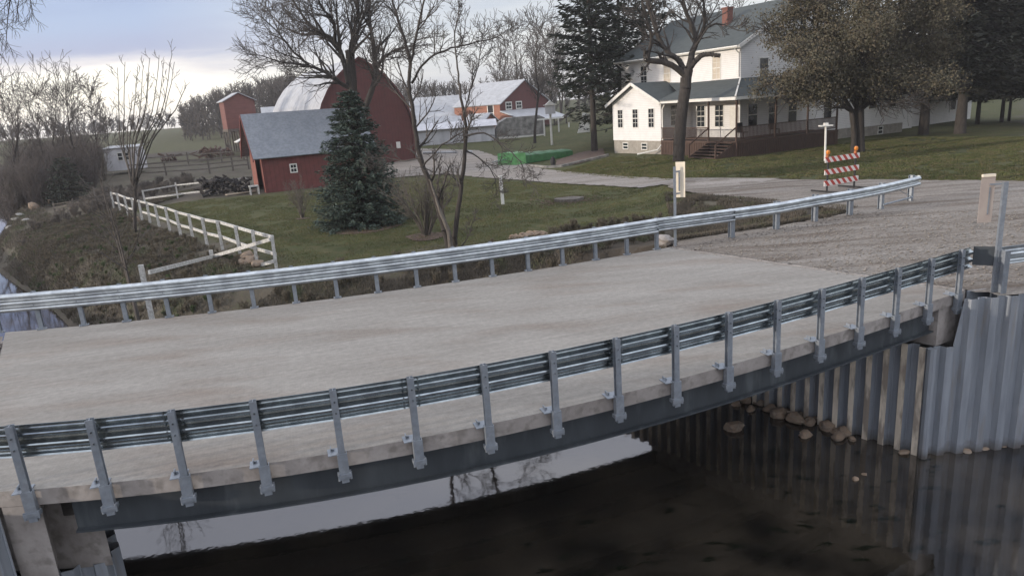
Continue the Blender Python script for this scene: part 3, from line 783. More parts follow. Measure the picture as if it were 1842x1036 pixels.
# approach rail, flaring to the right
AP = [(1319, 427, 1319, 368), (1400, 412, 1400, 357), (1469, 398, 1469, 348), (1532, 387, 1532, 339), (1588, 375, 1590, 331), (1641, 361, 1641, 321)]
last = farE(tFx[-1], -0.03); prev = last; zp = .875
adir = []
for j, (bx, by, tx, ty) in enumerate(AP):
    g_ = G(bx, by, 0.0)
    top = 0.80 if j else .84
    nvec = np.cross(A3(0, 0, 1), g_ - prev); nvec /= np.linalg.norm(nvec)
    sub = 3
    for q in range(sub):
        thrie(mb, prev + (g_ - prev) * q / sub, prev + (g_ - prev) * (q + 1) / sub, zp + (top - zp) * q / sub, -nvec, H_=0.38 if j < 1 else 0.34, zt2=zp + (top - zp) * (q + 1) / sub, ncrest=3 if j < 1 else 2)
    adir.append((g_, nvec)); prev = g_; zp = top
endp = prev + (adir[-1][0] - adir[-2][0]) / np.linalg.norm(adir[-1][0] - adir[-2][0]) * .35
thrie(mb, prev, endp, zp, -adir[-1][1], H_=.34, ncrest=2)
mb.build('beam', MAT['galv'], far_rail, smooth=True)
for j, (g_, nv) in enumerate(adir):
    mb = MB(); dvec = np.cross(nv, A3(0, 0, 1))
    hh = 0.86 if j < 5 else .9
    for o_ in (0.01, 0.14): mb.box(g_ - dvec * 0.07 + nv * o_ + A3(0, 0, -.25), dvec * 0.14, nv * 0.01, A3(0, 0, hh + .22))
    mb.box(g_ - dvec * 0.005 + nv * .02 + A3(0, 0, -.25), dvec * 0.01, nv * 0.12, A3(0, 0, hh + .22))
    mb.build('post', MAT['galvpost'], far_rail)
# flared end with anchor strut and rounded nose
g_, nv = adir[-1]; dvec = np.cross(nv, A3(0, 0, 1)); dvec = dvec if dvec @ (endp - prev) > 0 else -dvec
mb = MB(); mb.tube([adir[-2][0] + A3(0, 0, .12), g_ + A3(0, 0, .12)], .03, 6); mb.tube([adir[-2][0] + (g_ - adir[-2][0]) * .45 + A3(0, 0, .52), g_ + dvec * .02 + A3(0, 0, .1)], .012, 5)
mb.build('anchor_strut', MAT['galvpost'], far_rail)
mb = MB()
pts = [endp + A3(0, 0, 0) + (-nv) * (.05 + .17 * (1 - cos(a))) * 1 + dvec * .16 * sin(a) for a in np.linspace(0, pi, 9)]
pts = [endp - nv * .04 + dvec * .17 * sin(a) + nv * .13 * (1 - cos(a)) for a in np.linspace(0, pi, 10)]
for a, b in zip(pts[:-1], pts[1:]): mb.box(a + A3(0, 0, .47), b - a, (nv * .004 + dvec * .004), A3(0, 0, .33))
mb.build('end_nose', MAT['galv'], far_rail)

# right approach rail beyond the near side post
ap2 = empty('guardrail', G(1790, 522), 'short W-beam approach rail at the right edge, starting behind the tall marker post', 'guardrail')
s0 = G(1792, 523); d2 = nearE(tNR + .0); d2 = BD
mb = MB()
a = s0 + BN * 0.0; b = s0 + BD * 7 - BN * 0.9
thrie(mb, a, b, 0.87, BN, H_=0.36, ncrest=2); mb.build('beam', MAT['galv'], ap2, smooth=True)
for dd in (0.0, 1.9, 3.8):
    c = s0 + (b - a) / np.linalg.norm(b - a) * dd
    mb = MB()
    for o_ in (0.015, 0.14): mb.box(c - BD * .07 - BN * o_ + A3(0, 0, -.6), BD * .14, -BN * .01, A3(0, 0, 1.42))
    mb.box(c - BD * .005 - BN * .025 + A3(0, 0, -.6), BD * .01, -BN * .12, A3(0, 0, 1.42))
    mb.build('post', MAT['galvpost'], ap2)
mb = MB()     # dark transition plate where the two rails meet
e0 = nearE(tNx[-1] + .48, -.03); mb.box(e0 + A3(0, 0, .50) - BN * .0, (s0 - e0) * 1.0, -BN * .012, A3(0, 0, .375)); mb.build('transition_plate', MAT['girder'], ap2)

# sheet pile walls ------------------------------------------------------
def pile_wall(name, pts, ztops, zbot, label, depth=0.30, pitch_=0.42, mat_=None, sun_flange=False):
    """Z-profile wall following a polyline"""
    pts = [np.asarray(p, float) for p in pts]
    root = empty(name, pts[0], label, 'sheet pile wall')
    path = []; tot = 0; segs = []
    for a, b in zip(pts[:-1], pts[1:]):
        l = np.linalg.norm(b - a); segs.append((tot, tot + l, a, (b - a) / l)); tot += l
    def at(s, off):
        for s0_, s1_, a, d in segs:
            if s <= s1_ + 1e-6 or (s0_, s1_, a, d) == segs[-1]:
                nvec = np.cross(d, A3(0, 0, 1)); return a + d * (s - s0_) + nvec * off
        return a
    S_ = []; s = 0; k = 0
    pat = [(0.0, 0), (0.36, 0), (0.5, 1), (0.86, 1)]
    while s < tot:
        for f_, hi in pat:
            if s + f_ * pitch_ * 2 < tot: S_.append((s + f_ * pitch_ * 2, hi * depth))
        s += pitch_ * 2
    mb = MB(); V = []; F = []; th = 0.012
    for (s, o_) in S_:
        zt = np.interp(s, [q[0] for q in ztops], [q[1] for q in ztops])
        p = at(s, o_); n_ = at(s, o_ + 1) - p
        V += [p + A3(0, 0, zt), p + A3(0, 0, zbot), p - n_ * th + A3(0, 0, zbot), p - n_ * th + A3(0, 0, zt)]
    for i in range(len(S_) - 1):
        a = i * 4; b = a + 4
        F += [(a, b, b + 1, a + 1), (a + 3, a + 2, b + 2, b + 3), (a, a + 3, b + 3, b)]
    mb.add(V, F)
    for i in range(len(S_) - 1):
        for j in range(3): mb.mi[3 * i + j] = 1 if (sun_flange and S_[i][1] > 0 and S_[i + 1][1] > 0) else 0
    mb.build('sheets', [mat_ or MAT['pile'], MAT['sunpile']] if sun_flange else (mat_ or MAT['pile']), root, recalc=False)
    # interlock ribs on every flange
    mb = MB()
    for (s, o_) in S_[::4]:
        zt = np.interp(s, [q[0] for q in ztops], [q[1] for q in ztops]); p = at(s + 0.0, o_ + .018)
        mb.tube([p + A3(0, 0, zbot), p + A3(0, 0, zt + .002)], 0.014, 6)
    mb.build('interlocks', mat_ or MAT['pile'], root)
    return root
# facing the river: polyline direction chosen so that the normal points at the water
MAT['sunpile'] = M_('sheet pile steel with painted sunlight', (0.74, 0.65, 0.53), (0.52, 0.45, 0.36), scale=1.6, rough=0.85, stretch=(2, 2, 0.5), c3=(0.16, 0.13, 0.11), s3=3, f3=0.7)  # warm sunlight on the outer flanges is put into this pale cream colour
pr = pile_wall('sheet_pile_wall', [A3(2.2, 20.2, 0), CORN + A3(-.02, -.02, 0)], [(0, -0.955), (99, -0.955)], -3.9, 'corrugated steel sheet pile wall under the right end of the bridge, behind the stones', depth=0.13, pitch_=0.165, sun_flange=True)
pw = pile_wall('sheet_pile_wall', [CORN + A3(.0, .02, 0), A3(26, 13.3, 0)], [(0, -.955), (.47, -.955), (.471, -.03), (99, -.03)], -3.9, 'tall blue-grey sheet pile wing wall right of the bridge end', depth=0.10, pitch_=0.20)
mb = MB(); mb.tube([CORN + A3(-.10, -.10, -3.9), CORN + A3(-.10, -.10, -.95)], .085, 8); mb.build('corner_post', MAT['pile'], pr)
e0_ = nearE(tNL + .1)
pl = pile_wall('sheet_pile_wall', [e0_ + BN * .58 - BD * 1.4, e0_ + BN * .58 + BD * .60, farE(tFL + .52, .9)], [(0, -1.50), (99, -1.50)], -3.9, 'sheet pile wall below the left end of the bridge', depth=0.12, pitch_=.2)
pl2 = pile_wall('sheet_pile_wall', [e0_ - BD * 8 - BN * 1.2, e0_ - BD * .12 - BN * .02], [(0, -.06), (99, -.06)], -3.9, 'steel wing wall at the bottom left corner beside the concrete abutment', depth=0.14, pitch_=.26)
# corner seat on the right: concrete block and bent steel plate
mb = MB(); c0 = nearE(tNR - 1.0, .06)
mb.box(nearE(tNR + .02, -.03, -.30), BD * .9 - BN * .10, BN * .02, A3(0, 0, .28)); 
mb.build('end_plate', MAT['pile'], bridge)
# dirt seat between the left cap and the piles
mb = MB()
# stones ------------------------------------------------------------------
def rock(px, py, s, z=WZ, label=None, asp=.65, sink=.35, grp='stones along the waterline below the bridge'):
    import bmesh
    c = G(px, py, z) if not isinstance(px, np.ndarray) else px
    bm = bmesh.new(); bmesh.ops.create_icosphere(bm, subdivisions=2, radius=1)
    ph = [random.uniform(0, 6) for _ in range(6)]
    for v in bm.verts:
        p = v.co; f = 1 + .18 * sin(2.6 * p.x + ph[0]) * cos(2.2 * p.y + ph[1]) + .14 * sin(4.3 * p.z + ph[2] + 2 * p.x) + .05 * sin(9 * p.y + ph[3])
        q = Vector((round(p.x * 2.2) / 2.2, round(p.y * 2.2) / 2.2, round(p.z * 2.2) / 2.2)).lerp(p, .6)
        v.co = q * f
    sx, sy, sz = s * random.uniform(.85, 1.2), s * random.uniform(.7, 1.0), s * asp * random.uniform(.85, 1.15)
    for v in bm.verts: v.co = Vector((v.co.x * sx, v.co.y * sy, v.co.z * sz))
    me = bpy.data.meshes.new('rock'); bm.to_mesh(me); bm.free(); me.materials.append(MAT['rock'])
    o_ = bpy.data.objects.new('rock', me); COL.objects.link(o_)
    o_.location = Vector((c[0], c[1], c[2] + sz * (1 - sink) - .02)); o_.rotation_euler = (random.uniform(-.3, .3), random.uniform(-.3, .3), random.uniform(0, 6))
    tag(o_, label, 'rock', grp); return o_
RK = [(1324, 728, .13), (1342, 722, .17), (1366, 726, .14), (1350, 738, .12), (1385, 738, .18), (1400, 748, .2), (1418, 744, .15), (1430, 758, .2), (1445, 748, .14), (1441, 738, .12), (1455, 762, .17), (1472, 757, .13), (1480, 768, .12), (1488, 771, .2), (1506, 778, .12), (1518, 780, .17), (1508, 788, .14), (1533, 791, .1)]
ORD = ['first', 'second', 'third', 'fourth', 'fifth', 'sixth', 'seventh', 'eighth', 'ninth', 'tenth', 'eleventh', 'twelfth', 'thirteenth', 'fourteenth', 'fifteenth', 'sixteenth', 'seventeenth', 'eighteenth']
for i, q in enumerate(sorted(RK)): rock(*q, label=ORD[i] + ' brown stone from the left in the line of stones below the sheet piles')
rock(1319, 772, .19, label='brown stone standing alone in the water left of the line of stones', grp=None)
rock(1448, 784, .15, label='brown stone in the water just in front of the line of stones', grp=None)
rock(1626, 815, .10, label='small tan stone in the water by the corner of the sheet piles', grp=None)
rock(1538, 862, .07, label='larger of two small pale stones showing above the water', grp=None)
rock(1554, 853, .05, label='smaller of two small pale stones showing above the water', grp=None)
for i, q in enumerate(((1697, 803, .10), (1735, 810, .16), (1768, 806, .12), (1800, 800, .13))): rock(*q, asp=.3, label=ORD[i] + ' low stone from the left at the foot of the right wing wall', grp='low stones at the foot of the right wing wall')

#@@PART2@@
# ------------------------------------------------------------------ plants: shared builders
def frusta(S, k):
    S = np.array(S, float)                    # rows: x0 y0 z0 x1 y1 z1 r0 r1
    P0, P1, R0, R1 = S[:, 0:3], S[:, 3:6], S[:, 6], S[:, 7]
    d = P1 - P0; d /= np.linalg.norm(d, axis=1)[:, None] + 1e-9
    ref = np.where(np.abs(d[:, 2:3]) < .9, A3(0, 0, 1)[None], A3(1, 0, 0)[None])
    u = np.cross(d, ref); u /= np.linalg.norm(u, axis=1)[:, None] + 1e-9
    v = np.cross(d, u)
    a = np.arange(k) * 2 * pi / k
    off = u[:, None, :] * np.cos(a)[None, :, None] + v[:, None, :] * np.sin(a)[None, :, None]
    V = np.stack([P0[:, None] + off * R0[:, None, None], P1[:, None] + off * R1[:, None, None]], 1)   # n,2,k,3
    n = len(S); base = np.arange(n)[:, None] * 2 * k; j = np.arange(k)[None]; jn = (np.arange(k)[None] + 1) % k
    F = np.stack([base + j, base + jn, base + jn + k, base + j + k], 2).reshape(-1, 4)
    return V.reshape(-1, 3), F
def build_segs(name, S, mat_, parent=None):
    S = np.array(S, float)
    big = S[S[:, 6] > .06]; sm = S[S[:, 6] <= .06]
    Vs, Fs = [], []; n = 0
    for s_, k in ((big, 8), (sm, 3)):
        if len(s_) == 0: continue
        V, F = frusta(s_, k); Vs.append(V); Fs.append(F + n); n += len(V)
    return quick_mesh(name, np.vstack(Vs), np.vstack(Fs), mat_, parent, smooth=True)
def limb(S, pts, r0, r1, wob=0.0, sub=3, R=random):
    """tapered limb through points, returns the fine path"""
    pts = [np.asarray(p, float) for p in pts]
    P_ = []
    n = len(pts)
    for i in range(n - 1):
        p0 = pts[max(i - 1, 0)]; p1 = pts[i]; p2 = pts[i + 1]; p3 = pts[min(i + 2, n - 1)]
        for j in range(sub):
            t = j / sub
            P_.append(.5 * ((2 * p1) + (-p0 + p2) * t + (2 * p0 - 5 * p1 + 4 * p2 - p3) * t * t + (-p0 + 3 * p1 - 3 * p2 + p3) * t ** 3))
    P_.append(pts[-1])
    if wob:
        for i in range(1, len(P_)): P_[i] = P_[i] + A3(R.gauss(0, wob), R.gauss(0, wob), R.gauss(0, wob))
    m_ = len(P_) - 1
    rr = [r0 + (r1 - r0) * (i / m_) ** .8 for i in range(m_ + 1)]
    for i in range(m_): S.append([*P_[i], *P_[i + 1], rr[i], rr[i + 1]])
    return P_, rr
def sprout(S, P_, rr, n, Ln, lev, R, up=.25, ang=(.5, 1.0), rmin=.010, tmin=.25, taper=.35, kids=(5, 4, 3), shrink=.52, spread=None):
    m_ = len(P_) - 1
    for q in range(n):
        t = tmin + (1 - tmin) * ((q + R.random()) / n)
        f = t * m_; i = min(int(f), m_ - 1); fr = f - i
        p = P_[i] * (1 - fr) + P_[i + 1] * fr
        d = P_[i + 1] - P_[i]; d = d / (np.linalg.norm(d) + 1e-9)
        r = max(rmin, (rr[i] * (1 - fr) + rr[i + 1] * fr) * R.uniform(.45, .7))
        v = A3(R.gauss(0, 1), R.gauss(0, 1), R.gauss(0, 1) * .8); v -= d * (v @ d); v /= np.linalg.norm(v) + 1e-9
        a = R.uniform(*ang); dd = d * cos(a) + v * sin(a)
        l = Ln * R.uniform(.6, 1.15) * (1.15 - .5 * t)
        ns_ = 4 if lev > 0 else 3
        pp = [p]; c = p
        for s in range(ns_):
            dd = dd + A3(R.gauss(0, .13), R.gauss(0, .13), R.gauss(0, .13) + up * .35); dd /= np.linalg.norm(dd)
            c = c + dd * l / ns_; pp.append(c)
        r1 = max(rmin * .7, r * taper)
        rs = [r + (r1 - r) * s / ns_ for s in range(ns_ + 1)]
        for s in range(ns_): S.append([*pp[s], *pp[s + 1], rs[s], rs[s + 1]])
        if lev > 0: sprout(S, pp, rs, kids[-lev], Ln * shrink, lev - 1, R, up, ang, rmin, .15, taper, kids, shrink)
def bare_tree(h, R, r0=None, trunk=.35, n=9, lev=2, rmin=.02, spread=.5, kids=(4, 4, 3), up=.3, stems=1):
    """generic leafless tree at the origin"""
    S = []; r0 = r0 or h * .018
    for st in range(stems):
        lean = A3(R.gauss(0, .05 + .1 * (stems > 1)), R.gauss(0, .05 + .1 * (stems > 1)), 0)
        pts = [A3(0, 0, -.3), A3(0, 0, h * .12) + lean * h * .1]
        for f in (.3, .5, .7, .88, 1.0): pts.append(A3(R.gauss(0, .02) * h, R.gauss(0, .02) * h, h * f) + lean * h * f)
        P_, rr = limb(S, pts, r0, rmin, sub=2, R=R)
        sprout(S, P_, rr, n, h * spread, lev, R, up=up, ang=(.45, .95), rmin=rmin, tmin=trunk, kids=kids)
    return S
def place_segs(S, loc, s=1.0, rot=0.0):
    S = np.array(S, float).copy(); c, n_ = cos(rot), sin(rot)
    for a in (0, 3):
        x, y = S[:, a].copy(), S[:, a + 1].copy()
        S[:, a] = (x * c - y * n_) * s + loc[0]; S[:, a + 1] = (x * n_ + y * c) * s + loc[1]; S[:, a + 2] = S[:, a + 2] * s + loc[2]
    S[:, 6:8] *= s
    return S
def cards(C, D, U, ln, wd):
    """n thin blades: centre C, long direction D, normal-ish U"""
    D = D / (np.linalg.norm(D, axis=1)[:, None] + 1e-9)
    W_ = np.cross(D, U); W_ /= np.linalg.norm(W_, axis=1)[:, None] + 1e-9
    ln = np.asarray(ln)[:, None]; wd = np.asarray(wd)[:, None]
    V = np.stack([C - W_ * wd * .25 - D * ln / 2, C + W_ * wd * .25 - D * ln / 2 , C + W_ * wd / 2 + D * ln * .15, C + D * ln / 2, ], 1)
    V = np.stack([C - D * ln / 2, C + W_ * wd / 2, C + D * ln / 2, C - W_ * wd / 2], 1)
    n = len(C); F = np.arange(n * 4).reshape(n, 4)
    return V.reshape(-1, 3), F
def conifer(name, base, h, rad, mat_, label, cat='tree', group=None, seed=1, whorls=26, per=12, sprays=26, sl=.2, z0=.04, droop=.25, power=.8, sw=.07, gaps=0.0, trunk_r=None, dens_top=1.0, barkm='bark'):
    r_ = np.random.default_rng(seed)
    root = empty(name, base, label, cat, group)
    S = []; b = np.array(base, float); tr = trunk_r or h * .018
    limb(S, [b + A3(0, 0, -.3), b + A3(0, 0, h * .5), b + A3(0, 0, h * .98)], tr, .02, R=random)
    C = []; D = []; U = []
    for wi in range(whorls):
        f = z0 + (1 - z0) * (wi / whorls) ** 1.0
        z = h * f
        Lb = rad * (1 - f) ** power * (.9 + .2 * r_.random()) + .08 * rad
        nb = max(5, int(per * (1 - .5 * f)))
        ph = r_.random() * 6
        for k in range(nb):
            if r_.random() < gaps: continue
            a = ph + 2 * pi * k / nb + r_.normal(0, .15)
            l = Lb * r_.uniform(.75, 1.12)
            zz = z + r_.normal(0, h * .012)
            d0 = A3(cos(a), sin(a), 0)
            pts = []
            for s in np.linspace(0, 1, 5):
                pts.append(b + d0 * l * s + A3(0, 0, zz + l * (-.05 - droop * s + (droop * 1.05) * s * s * .9 + .12 * (f > .7))))
            limb(S, pts, .012 * l + .006, .006, sub=1)
            ns_ = int(sprays * (.35 + .65 * l / rad))
            s = np.sqrt(r_.random(ns_)) * .95 + .05
            P_ = np.array(pts); idx = np.minimum((s * 4).astype(int), 3); fr = s * 4 - idx
            c = P_[idx] * (1 - fr)[:, None] + P_[idx + 1] * fr[:, None]
            side = np.cross(d0, A3(0, 0, 1)); lr = r_.choice([-1, 1], ns_)
            wdt = l * .22 * (1.15 - s)
            dd = d0[None] * r_.uniform(.4, 1, ns_)[:, None] + side[None] * (lr * r_.uniform(.2, 1, ns_))[:, None] + A3(0, 0, 1)[None] * r_.normal(-.15, .25, ns_)[:, None]
            c = c + side[None] * (lr * r_.random(ns_) * wdt)[:, None] + A3(0, 0, 1)[None] * r_.normal(-.02, .035 * l / 1.5 + .01, ns_)[:, None]
            C.append(c); D.append(dd); U.append(r_.normal(0, 1, (ns_, 3)) * .6 + A3(0, 0, 1)[None])
    C, D, U = map(np.vstack, (C, D, U)); n = len(C)
    V, F = cards(C, D, U, sl * r_.uniform(.6, 1.3, n), sw * r_.uniform(.6, 1.3, n))
    build_segs('trunk', S, MAT[barkm], root)
    quick_mesh('crown', V, F, mat_, root)
    return root
def leafy(name, base, S, leaf_pts, mat_, label, seed, n, size, group=None, barkm='bark', jit=.35):
    r_ = np.random.default_rng(seed)
    root = empty(name, base, label, 'tree', group)
    build_segs('trunk', S, MAT[barkm], root)
    LP = np.array(leaf_pts); i = r_.integers(0, len(LP), n)
    C = LP[i] + r_.normal(0, jit, (n, 3)); D = r_.normal(0, 1, (n, 3)); D[:, 2] -= .3; U = r_.normal(0, 1, (n, 3))
    V, F = cards(C, D, U, size * r_.uniform(.6, 1.5, n), size * .6 * r_.uniform(.6, 1.3, n))
    quick_mesh('crown', V, F, mat_, root)
    return root

# ------------------------------------------------------------------ farmhouse
class Fr:
    def __init__(s, o, a, b): s.o = np.array(o, float); s.a = a; s.b = b
    def p(s, p, q, z): return s.o + s.a * p + s.b * q + A3(0, 0, z)
    def box(s, mb, p0, p1, q0, q1, z0, z1, mi=0): return mb.box(s.p(p0, q0, z0), s.a * (p1 - p0), s.b * (q1 - q0), A3(0, 0, z1 - z0), mi)
def win(fr, root, face, s, z, w_, h_, pos, panes=(2, 4), label=None, frame_w=.06, mat_g='glass'):
    """sash window: face 'q-' looks along -b, 'p+' along +a; s = centre along the wall"""
    if face == 'q-': X_, Nn, o_ = fr.a, -fr.b, fr.p(s, pos, z)
    elif face == 'p+': X_, Nn, o_ = fr.b, fr.a, fr.p(pos, s, z)
    elif face == 'p-': X_, Nn, o_ = fr.b, -fr.a, fr.p(pos, s, z)
    mb = MB(); mb.box(o_ - X_ * w_ / 2 + Nn * .004, X_ * w_, Nn * .012, A3(0, 0, h_))
    g_ = mb.build('window', MAT[mat_g], root)
    if label: g_['label'] = label
    mb = MB(); t_ = frame_w
    mb.box(o_ - X_ * (w_ / 2 + t_) + A3(0, 0, -t_), X_ * (w_ + 2 * t_), Nn * .045, A3(0, 0, t_))
    mb.box(o_ - X_ * (w_ / 2 + t_) + A3(0, 0, h_), X_ * (w_ + 2 * t_), Nn * .045, A3(0, 0, t_))
    for sx in (-w_ / 2 - t_, w_ / 2): mb.box(o_ + X_ * sx, X_ * t_, Nn * .04, A3(0, 0, h_))
    mb.box(o_ - X_ * w_ / 2 + A3(0, 0, h_ / 2 - .03), X_ * w_, Nn * .036, A3(0, 0, .06))
    if panes:
        for i in range(1, panes[0]): mb.box(o_ + X_ * (w_ * i / panes[0] - w_ / 2 - .012) , X_ * .024, Nn * .026, A3(0, 0, h_))
        for i in range(1, panes[1]):
            if i * 2 != panes[1]: mb.box(o_ - X_ * w_ / 2 + A3(0, 0, h_ * i / panes[1] - .01), X_ * w_, Nn * .03, A3(0, 0, .022))
    mb.build('frame', MAT['white'], g_)
    return g_
def gable(mb, fr, p0, p1, q0, q1, z0, ze, zr, along='p', mi=0):
    """walls of a gabled block; ridge along p or q"""
    P_ = fr.p
    if along == 'p':
        qm = (q0 + q1) / 2
        for pp in (p0, p1): mb.add([P_(pp, q0, z0), P_(pp, q1, z0), P_(pp, q1, ze), P_(pp, qm, zr), P_(pp, q0, ze)], [(0, 1, 2, 3, 4)], mi)
        for qq in (q0, q1): mb.quad(P_(p0, qq, z0), P_(p1, qq, z0), P_(p1, qq, ze), P_(p0, qq, ze), mi)
    else:
        pm_ = (p0 + p1) / 2
        for qq in (q0, q1): mb.add([P_(p0, qq, z0), P_(p1, qq, z0), P_(p1, qq, ze), P_(pm_, qq, zr), P_(p0, qq, ze)], [(0, 1, 2, 3, 4)], mi)
        for pp in (p0, p1): mb.quad(P_(pp, q0, z0), P_(pp, q1, z0), P_(pp, q1, ze), P_(pp, q0, ze), mi)
def slab(mb, pts, th=.1, mi=0):
    a = [np.asarray(p) for p in pts]; n = np.cross(a[1] - a[0], a[2] - a[0]); n /= np.linalg.norm(n)
    if n[2] < 0: n = -n
    mb.ext(a, n * th, mi)
def groof(mb, fr, p0, p1, q0, q1, ze, zr, along='p', oh=.4, og=.3, th=.1):
    """two roof slopes with overhang oh at the eaves and og at the gables"""
    P_ = fr.p
    if along == 'p':
        qm = (q0 + q1) / 2; sl_ = (zr - ze) / (qm - q0); zl = ze - oh * sl_
        for qe in (q0 - oh, q1 + oh): slab(mb, [P_(p0 - og, qe, zl), P_(p1 + og, qe, zl), P_(p1 + og, qm, zr), P_(p0 - og, qm, zr)], th)
    else:
        pm_ = (p0 + p1) / 2; sl_ = (zr - ze) / (pm_ - p0); zl = ze - oh * sl_
        for pe in (p0 - oh, p1 + oh): slab(mb, [P_(pe, q0 - og, zl), P_(pe, q1 + og, zl), P_(pm_, q1 + og, zr), P_(pm_, q0 - og, zr)], th)
    return zl

gz = -0.30
HC = DP(1332, 140, 50.0); HC[2] = 0
HF = Fr(HC, HA, HB)
house = empty('farmhouse', HF.p(-5, 3, gz), 'large white farmhouse with dark green roof, brick chimney and brown wraparound porch', 'house')
ze, zr_ = 7.15, 10.15
mb = MB(); gable(mb, HF, -13.6, 0, 0, 12, .55, ze, zr_, 'p'); mb.build('wall', MAT['siding'], house, recalc=False)
mb = MB(); HF.box(mb, -13.58, -.02, .02, 11.98, gz - .4, .55); mb.build('foundation', MAT['found'], house)
mb = MB(); zl = groof(mb, HF, -13.6, 0, 0, 12, ze + .02, zr_ + .02, 'p', .5, .35); rf = mb.build('roof', MAT['shingle'], house)
mb = MB()
sl_ = (zr_ - ze) / 6
for s, q in ((-1, -.5), (1, 12.5)):
    mb.bar(HF.p(-13.97, q, zl - .02), HF.p(.37, q, zl - .02), .05, .2)
for pp in (.37, -13.97):
    for q in (-.5, 12.5): mb.bar(HF.p(pp, q, zl - .04), HF.p(pp, 6, zr_ - .02), .05, .24)
mb.build('fascia', MAT['white'], house)
mb = MB(); mb.tube([HF.p(-13.9, -.58, zl - .02), HF.p(.3, -.58, zl - .02)], .075, 6)
mb.tube([HF.p(-.1, -.56, zl - .05), HF.p(-.1, -.08, zl - .45), HF.p(-.1, -.08, 4.9)], .05, 6)
mb.tube([HF.p(-13.5, -.56, zl - .05), HF.p(-13.5, -.08, zl - .45), HF.p(-13.5, -.08, .7)], .05, 6)
mb.build('gutter', MAT['white'], house)
# chimney
mb = MB(); ch = DP(1300, 40, 54); 
HF.box(mb, -4.85, -4.3, 2.95, 3.5, 8.2, 9.95); HF.box(mb, -4.9, -4.25, 2.9, 3.55, 9.95, 10.05); c_ = mb.build('chimney', MAT['brick'], rf)
for s, lab in ((-10.6, None), (-7.7, 'upper window with painted pale reflection'), (-2.3, 'upper window with painted pale reflection')): win(HF, house, 'q-', s, 4.9, .75, 1.5, 0.0, mat_g='reflection' if lab else 'glass')
for s in (2.2, 8.6): win(HF, house, 'p+', s, 4.55, .8, 1.5, 0.0, panes=(1, 2))
win(HF, house, 'p+', 6.0, 7.75, .6, .9, 0.0, panes=(1, 2))
# annex in front, ridge towards the camera-left
mb = MB(); gable(mb, HF, -10.9, -4.85, -3.05, 0, .72, 3.62, 5.0, 'q'); mb.build('annex_wall', MAT['siding'], house, recalc=False)
mb = MB(); HF.box(mb, -10.86, -4.89, -3.01, -.01, gz - .4, .72); mb.build('annex_foundation', MAT['found'], house)
mb = MB(); zl2 = groof(mb, HF, -10.9, -4.85, -3.05, 0.0, 3.62, 5.0, 'q', .42, .4, th=.09)
mb.build('annex_roof', MAT['shingle'], house)
mb = MB()
for pe in (-11.32, -4.43): mb.bar(HF.p(pe, -3.47, zl2), HF.p(-7.875, -3.47, 5.03), .05, .22)
mb.build('bargeboard', MAT['white'], house)
for s in (-9.85, -7.9, -5.95): win(HF, house, 'q-', s, 1.75, .62, 1.35, -3.05)
for s in (-9.3, -6.9): win(HF, house, 'q-', s, .08, .6, .42, -3.01, panes=None, label='small basement window')
win(HF, house, 'p+', -1.7, 1.8, .8, 1.45, -4.85)
win(HF, house, 'p+', -1.7, .1, .7, .42, -4.89, panes=None)
mb = MB(); mb.tube([HF.p(-4.5, -2.95, zl2 - .02), HF.p(-4.78, -2.95, zl2 - .4), HF.p(-4.78, -2.95, .6), HF.p(-4.9, -3.35, .1), HF.p(-5.9, -4.5, -.15)], .06, 6); mb.build('downpipe', MAT['white'], house)
# porch roof: skirt roof along the lit wall and round the corner
pe_q, pe_p = -3.45, 3.0
zi, zo = 4.72, 3.55
mb = MB()
slab(mb, [HF.p(-4.75, pe_q, zo), HF.p(pe_p, pe_q, zo), HF.p(.0, .0, zi), HF.p(-4.75, .0, zi)], .09)
slab(mb, [HF.p(-4.75, -1.6, zo + .68), HF.p(-4.75, .0, zi), HF.p(-7.6, .0, zi + .18)], .06)
slab(mb, [HF.p(pe_p, pe_q, zo), HF.p(pe_p, 7.0, zo), HF.p(0, 7.0, zi), HF.p(0, 0, zi)], .09)
mb.build('porch_roof', MAT['shingle'], house)
mb = MB(); mb.bar(HF.p(-4.4, pe_q + .02, zo + .0), HF.p(pe_p + .02, pe_q - .02, zo - .02), .06, .2); mb.bar(HF.p(pe_p + .02, pe_q, zo - .02), HF.p(pe_p + .02, 7.0, zo - .02), .06, .2)
mb.bar(HF.p(pe_p, pe_q, zo + .13), HF.p(.0, .0, zi + .14), .1, .05)
mb.build('porch_fascia', MAT['white'], house)
# porch floor, skirt, posts, railings
mb = MB(); HF.box(mb, -4.83, 2.8, -3.1, -.02, .66, .78); HF.box(mb, .02, 2.8, -.02, 6.7, .66, .78); mb.build('porch_floor', MAT['brownwood'], house)
mb = MB(); n_ = 60
for i in range(28): 
    s = -4.8 + 4.9 * i / 28; HF.box(mb, s, s + .13, -3.12, -3.08, gz - .2, .66)
mb.build('porch_skirt', MAT['brownwood'], house); mb = MB()
for i in range(56):
    s = -3.1 + 9.8 * i / 56; HF.box(mb, 2.78, 2.82, s, s + .13, gz - .2, .66)
sk = mb.build('porch_skirt', MAT['brownwood'], house)
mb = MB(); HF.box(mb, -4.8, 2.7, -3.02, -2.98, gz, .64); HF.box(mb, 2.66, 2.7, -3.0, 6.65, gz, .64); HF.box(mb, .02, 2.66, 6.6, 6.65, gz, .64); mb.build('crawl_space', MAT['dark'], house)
for (pp, qq) in ((-2.3, -3.05), (.15, -3.05), (2.72, -3.05), (2.72, .5), (2.72, 3.6), (2.72, 6.6)):
    mb = MB(); HF.box(mb, pp - .05, pp + .05, qq - .05, qq + .05, gz if pp > 0 and qq < 0 else .7, 3.55); mb.build('porch_post', MAT['brownwood'], house)
